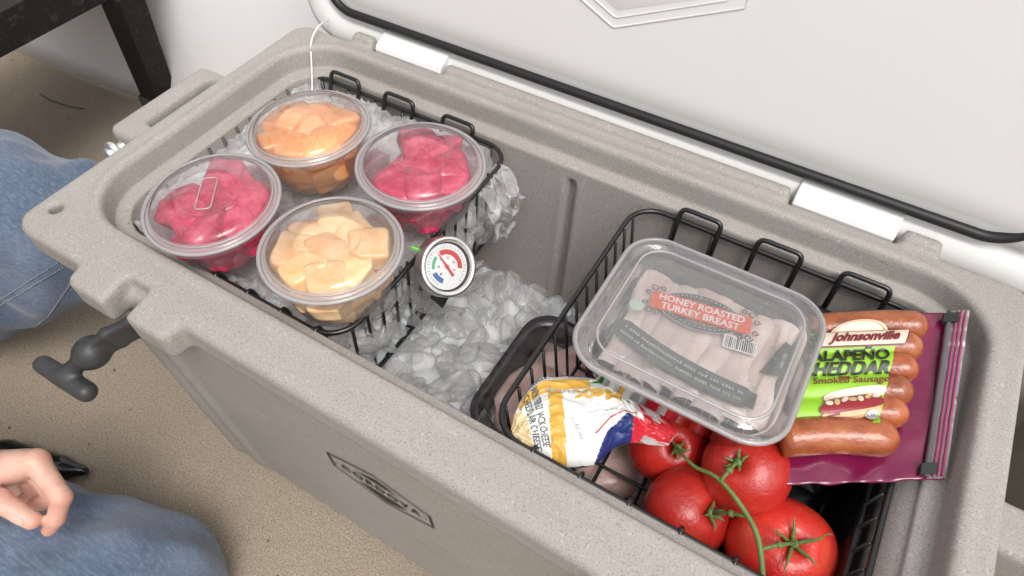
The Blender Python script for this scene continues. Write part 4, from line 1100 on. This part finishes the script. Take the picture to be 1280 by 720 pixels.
HP = dict(wr=(-.625, -.063, -.207), el=(-.98, -.26, -.10), imcp=(-.542, -.007, -.177), ipip=(-.502, -.018, -.194), idip=(-.502, -.035, -.212), itip=(-.507, -.046, -.223),
          t0=(-.585, -.060, -.190), t1=(-.542, -.050, -.183), t2=(-.514, -.0475, -.203), m1=(-.558, -.012, -.193), m2=(-.526, -.023, -.222), m3=(-.540, -.037, -.221),
          r1=(-.579, -.019, -.208), r2=(-.547, -.030, -.236), r3=(-.560, -.040, -.229), l1=(-.599, -.027, -.221), l2=(-.571, -.038, -.248), l3=(-.584, -.047, -.240))
def hand_sdf(X, Y, Z):
    g = lambda a, b_, ra, rb: caps(X, Y, Z, HP[a], HP[b_], ra, rb)
    d = smin(g('wr', 'imcp', .022, .0125), g('wr', 'm1', .022, .0135), .012)
    d = smin(d, g('wr', 'r1', .021, .0135), .012); d = smin(d, g('wr', 'l1', .020, .0125), .012)
    d = smin(d, g('el', 'wr', .042, .024), .02)
    idx = smin(g('imcp', 'ipip', .0112, .0098), smin(g('ipip', 'idip', .0096, .0084), g('idip', 'itip', .0084, .0068), .002), .003)
    d = smin(d, idx, .005)
    th_ = smin(g('wr', 't0', .018, .0145), smin(g('t0', 't1', .0145, .0108), g('t1', 't2', .0108, .0088), .003), .006)
    d = smin(d, th_, .006)
    for a in 'mrl':
        f_ = smin(g(a+'1', a+'2', .0108, .0090), g(a+'2', a+'3', .0088, .0075), .002); d = np.minimum(d, f_) if a != 'm' else smin(d, f_, .002)
    return d
hm = sdf_mesh(hand_sdf, (-.67, -.11, -.28), (-.48, .02, -.15), .0017, 'hand')
def torso_sdf(X, Y, Z):
    d = caps(X, Y, Z, (-1.34, -.10, -.06), (-1.34, -.12, .30), .15, .17)
    d = smin(d, caps(X, Y, Z, (-1.32, .08, .32), (-1.32, -.30, .32), .07, .07), .08)
    d = smin(d, caps(X, Y, Z, (-1.32, -.31, .32), (-1.22, -.40, .04), .06, .048), .04)
    d = smin(d, caps(X, Y, Z, (-1.32, .09, .32), (-1.30, .20, .04), .06, .048), .04)
    d = smin(d, caps(X, Y, Z, (-1.30, .20, .04), (-1.10, .17, -.02), .048, .035), .03)
    return smin(d, caps(X, Y, Z, (-1.22, -.40, .04), (-.86, -.19, -.125), .050, .040), .03)
def head_sdf(X, Y, Z):
    d = caps(X, Y, Z, (-1.32, -.11, .36), (-1.30, -.11, .50), .055, .055)
    d = smin(d, np.sqrt(((X+1.27)/.095)**2+((Y+.11)/.075)**2+((Z-.58)/.115)**2)*.085-.085, .03)
    d = smin(d, caps(X, Y, Z, (-1.175, -.11, .575), (-1.16, -.11, .555), .010, .013), .012)
    d = smin(d, caps(X, Y, Z, (-1.32, -.11, .40), (-1.32, -.28, .32), .04, .045), .03)
    d = smin(d, caps(X, Y, Z, (-1.32, -.28, .32), (-1.22, -.40, .04), .045, .036), .03)
    d = smin(d, caps(X, Y, Z, (-1.22, -.40, .04), HP['el'], .036, .042), .03)
    return smin(d, caps(X, Y, Z, HP['el'], HP['wr'], .036, .024), .02)
hd = sdf_mesh(head_sdf, (-1.45, -.47, -.28), (-.681, .03, .74), .007, 'arm_and_head')
import bmesh
bmj = bmesh.new(); bmj.from_mesh(hm); bmj.from_mesh(hd)
bmesh.ops.bridge_loops(bmj, edges=[e for e in bmj.edges if e.is_boundary])
mej = bpy.data.meshes.new('body'); bmj.to_mesh(mej); bmj.free()
obj('body', mej, M['skin'], person)
obj('jeans', sdf_mesh(legs_sdf, (-1.50, -.50, H-.002), (-.34, .35, .06), .006, 'jeans'), M['denim'], person)
obj('sweater', sdf_mesh(torso_sdf, (-1.55, -.48, -.24), (-.80, .30, .50), .010, 'sweater'), M['sweater'], person)
hair = sdf_mesh(lambda X, Y, Z: np.maximum(np.sqrt(((X+1.285)/.105)**2+((Y+.11)/.088)**2+((Z-.595)/.125)**2)*.09-.09, (X+1.25)-(Z-.58)*.9), (-1.45, -.25, .40), (-1.1, .05, .76), .010, 'hair')
obj('hair', hair, plain('brown_hair', (.05, .03, .018), .5, bmp=1, bscale=120), person)
nl = []
def on_surface(fn, p, it=30, off=0.0):
    p = np.array(p, float)
    for _ in range(it):
        e = 1e-3; d0 = float(fn(np.array([p[0]]), np.array([p[1]]), np.array([p[2]]))[0])
        g = np.array([float(fn(np.array([p[0]+e*(i == 0)]), np.array([p[1]+e*(i == 1)]), np.array([p[2]+e*(i == 2)]))[0])-d0 for i in range(3)])/e
        g /= np.linalg.norm(g)+1e-9; p = p-g*(d0-off)*.8
    return p, g
def nail(p, along, w, L):
    p0, g = on_surface(hand_sdf, p); g = Vector(g); a = Vector(along); a = (a-g*a.dot(g)).normalized(); s_ = g.cross(a); vs_n = []
    N_ = 10
    for j in range(N_+1):
        for i in range(N_+1):
            x, y = (i/N_-.5)*2, (j/N_-.5)*2
            k = math.sqrt(max(0, 1-.5*y*y)) ; xx = x*math.sqrt(max(.0, 1-y*y/2)); yy = y*math.sqrt(max(.0, 1-x*x/2))
            q = Vector(p0)+s_*(xx*w)+a*(yy*L); q2, _ = on_surface(hand_sdf, q, 6, .0005); vs_n.append(tuple(q2))
    return vs_n, [(j*(N_+1)+i, j*(N_+1)+i+1, (j+1)*(N_+1)+i+1, (j+1)*(N_+1)+i) for j in range(N_) for i in range(N_)]
obj('thumbnail', nail((-.516, -.058, -.190), Vector(HP['t2'])-Vector(HP['t1']), .0052, .0068), M['nail'], person)
# black pointed shoe of the raised leg, and the one behind
def shoe_sdf(X, Y, Z):
    w = caps(X, Y, Z*1.0, (-.87, -.085, H+.040), (-.71, -.002, H+.020), .036, .018)
    w = smin(w, caps(X, Y, Z, (-.77, -.030, H+.028), (-.682, .015, H+.013), .030, .007), .01)
    return np.maximum(w, H+.003-Z)
obj('shoe', sdf_mesh(shoe_sdf, (-.92, -.14, H-.002), (-.66, .07, H+.10), .004, 'shoe'), M['shoe'], person)
# double stitched seams across the raised leg
def seam(P, Q, rad=.0009, n=60):
    """stitch line: drop the points of a line onto the cloth from above right"""
    eye = np.array((0, 0, .45)); out = []
    for k in range(n+1):
        p = np.array(P)+(np.array(Q)-np.array(P))*k/n; d = (p-eye)/np.linalg.norm(p-eye); q = eye+d*.5
        for _ in range(60):
            dist = float(legs_sdf(np.array([q[0]]), np.array([q[1]]), np.array([q[2]]))[0]); q = q+d*dist*.8
            if dist < .0003: break
        else: continue
        out.append(Vector(q-d*.0006))
    mb = MB()
    for k in range(0, len(out)-1, 2):
        if (out[k+1]-out[k]).length < .02: mb.add(*tube([out[k], out[k+1]], rad, 5))
    return mb.out()
for a, b_ in (((-.773, .100, -.191), (-.688, .169, -.128)), ((-.783, .090, -.205), (-.692, .160, -.140)), ((-.792, .058, -.275), (-.733, .120, -.219)), ((-.733, .120, -.219), (-.688, .162, -.157))):
    so_ = obj('seam_stitching', seam(a, b_), M['brass'], person)
    so_['kind'] = 'stuff'

cr_ = MB(); r = random.Random(5); cv_, cf_ = lathe([(.0001, 0), (1, .2), (.7, .8), (.0001, 1)], 6)
for k in range(110):
    x, y, q_ = r.uniform(-1.7, .1), r.uniform(-.25, .62), r.choice((.0006, .0008, .0012, .0016))
    if -.62 < x < .22 and y > .12: continue
    a = r.uniform(0, 3); cr_.add([(x+(p*math.cos(a)*2-q*math.sin(a))*q_, y+(p*math.sin(a)*2+q*math.cos(a))*q_, H+.001+h_*q_*.6) for p, q, h_ in cv_], cf_)
tag(obj('carpet_crumbs', cr_.out(), plain('crumb', (.10, .075, .05), .8, var=.6)), 'tiny dark crumbs scattered over the tan carpet', 'crumbs', kind='stuff')
# a thin dark scratch-like thread on the carpet
tag(obj('thread', tube(roundpoly([(-1.497, .525, H+.003), (-1.46, .520, H+.005), (-1.41, .527, H+.003), (-1.369, .538, H+.004)], .03), .0012, 5), M['rubber']), 'thin dark thread lying on the carpet in front of the white tent wall', 'thread')
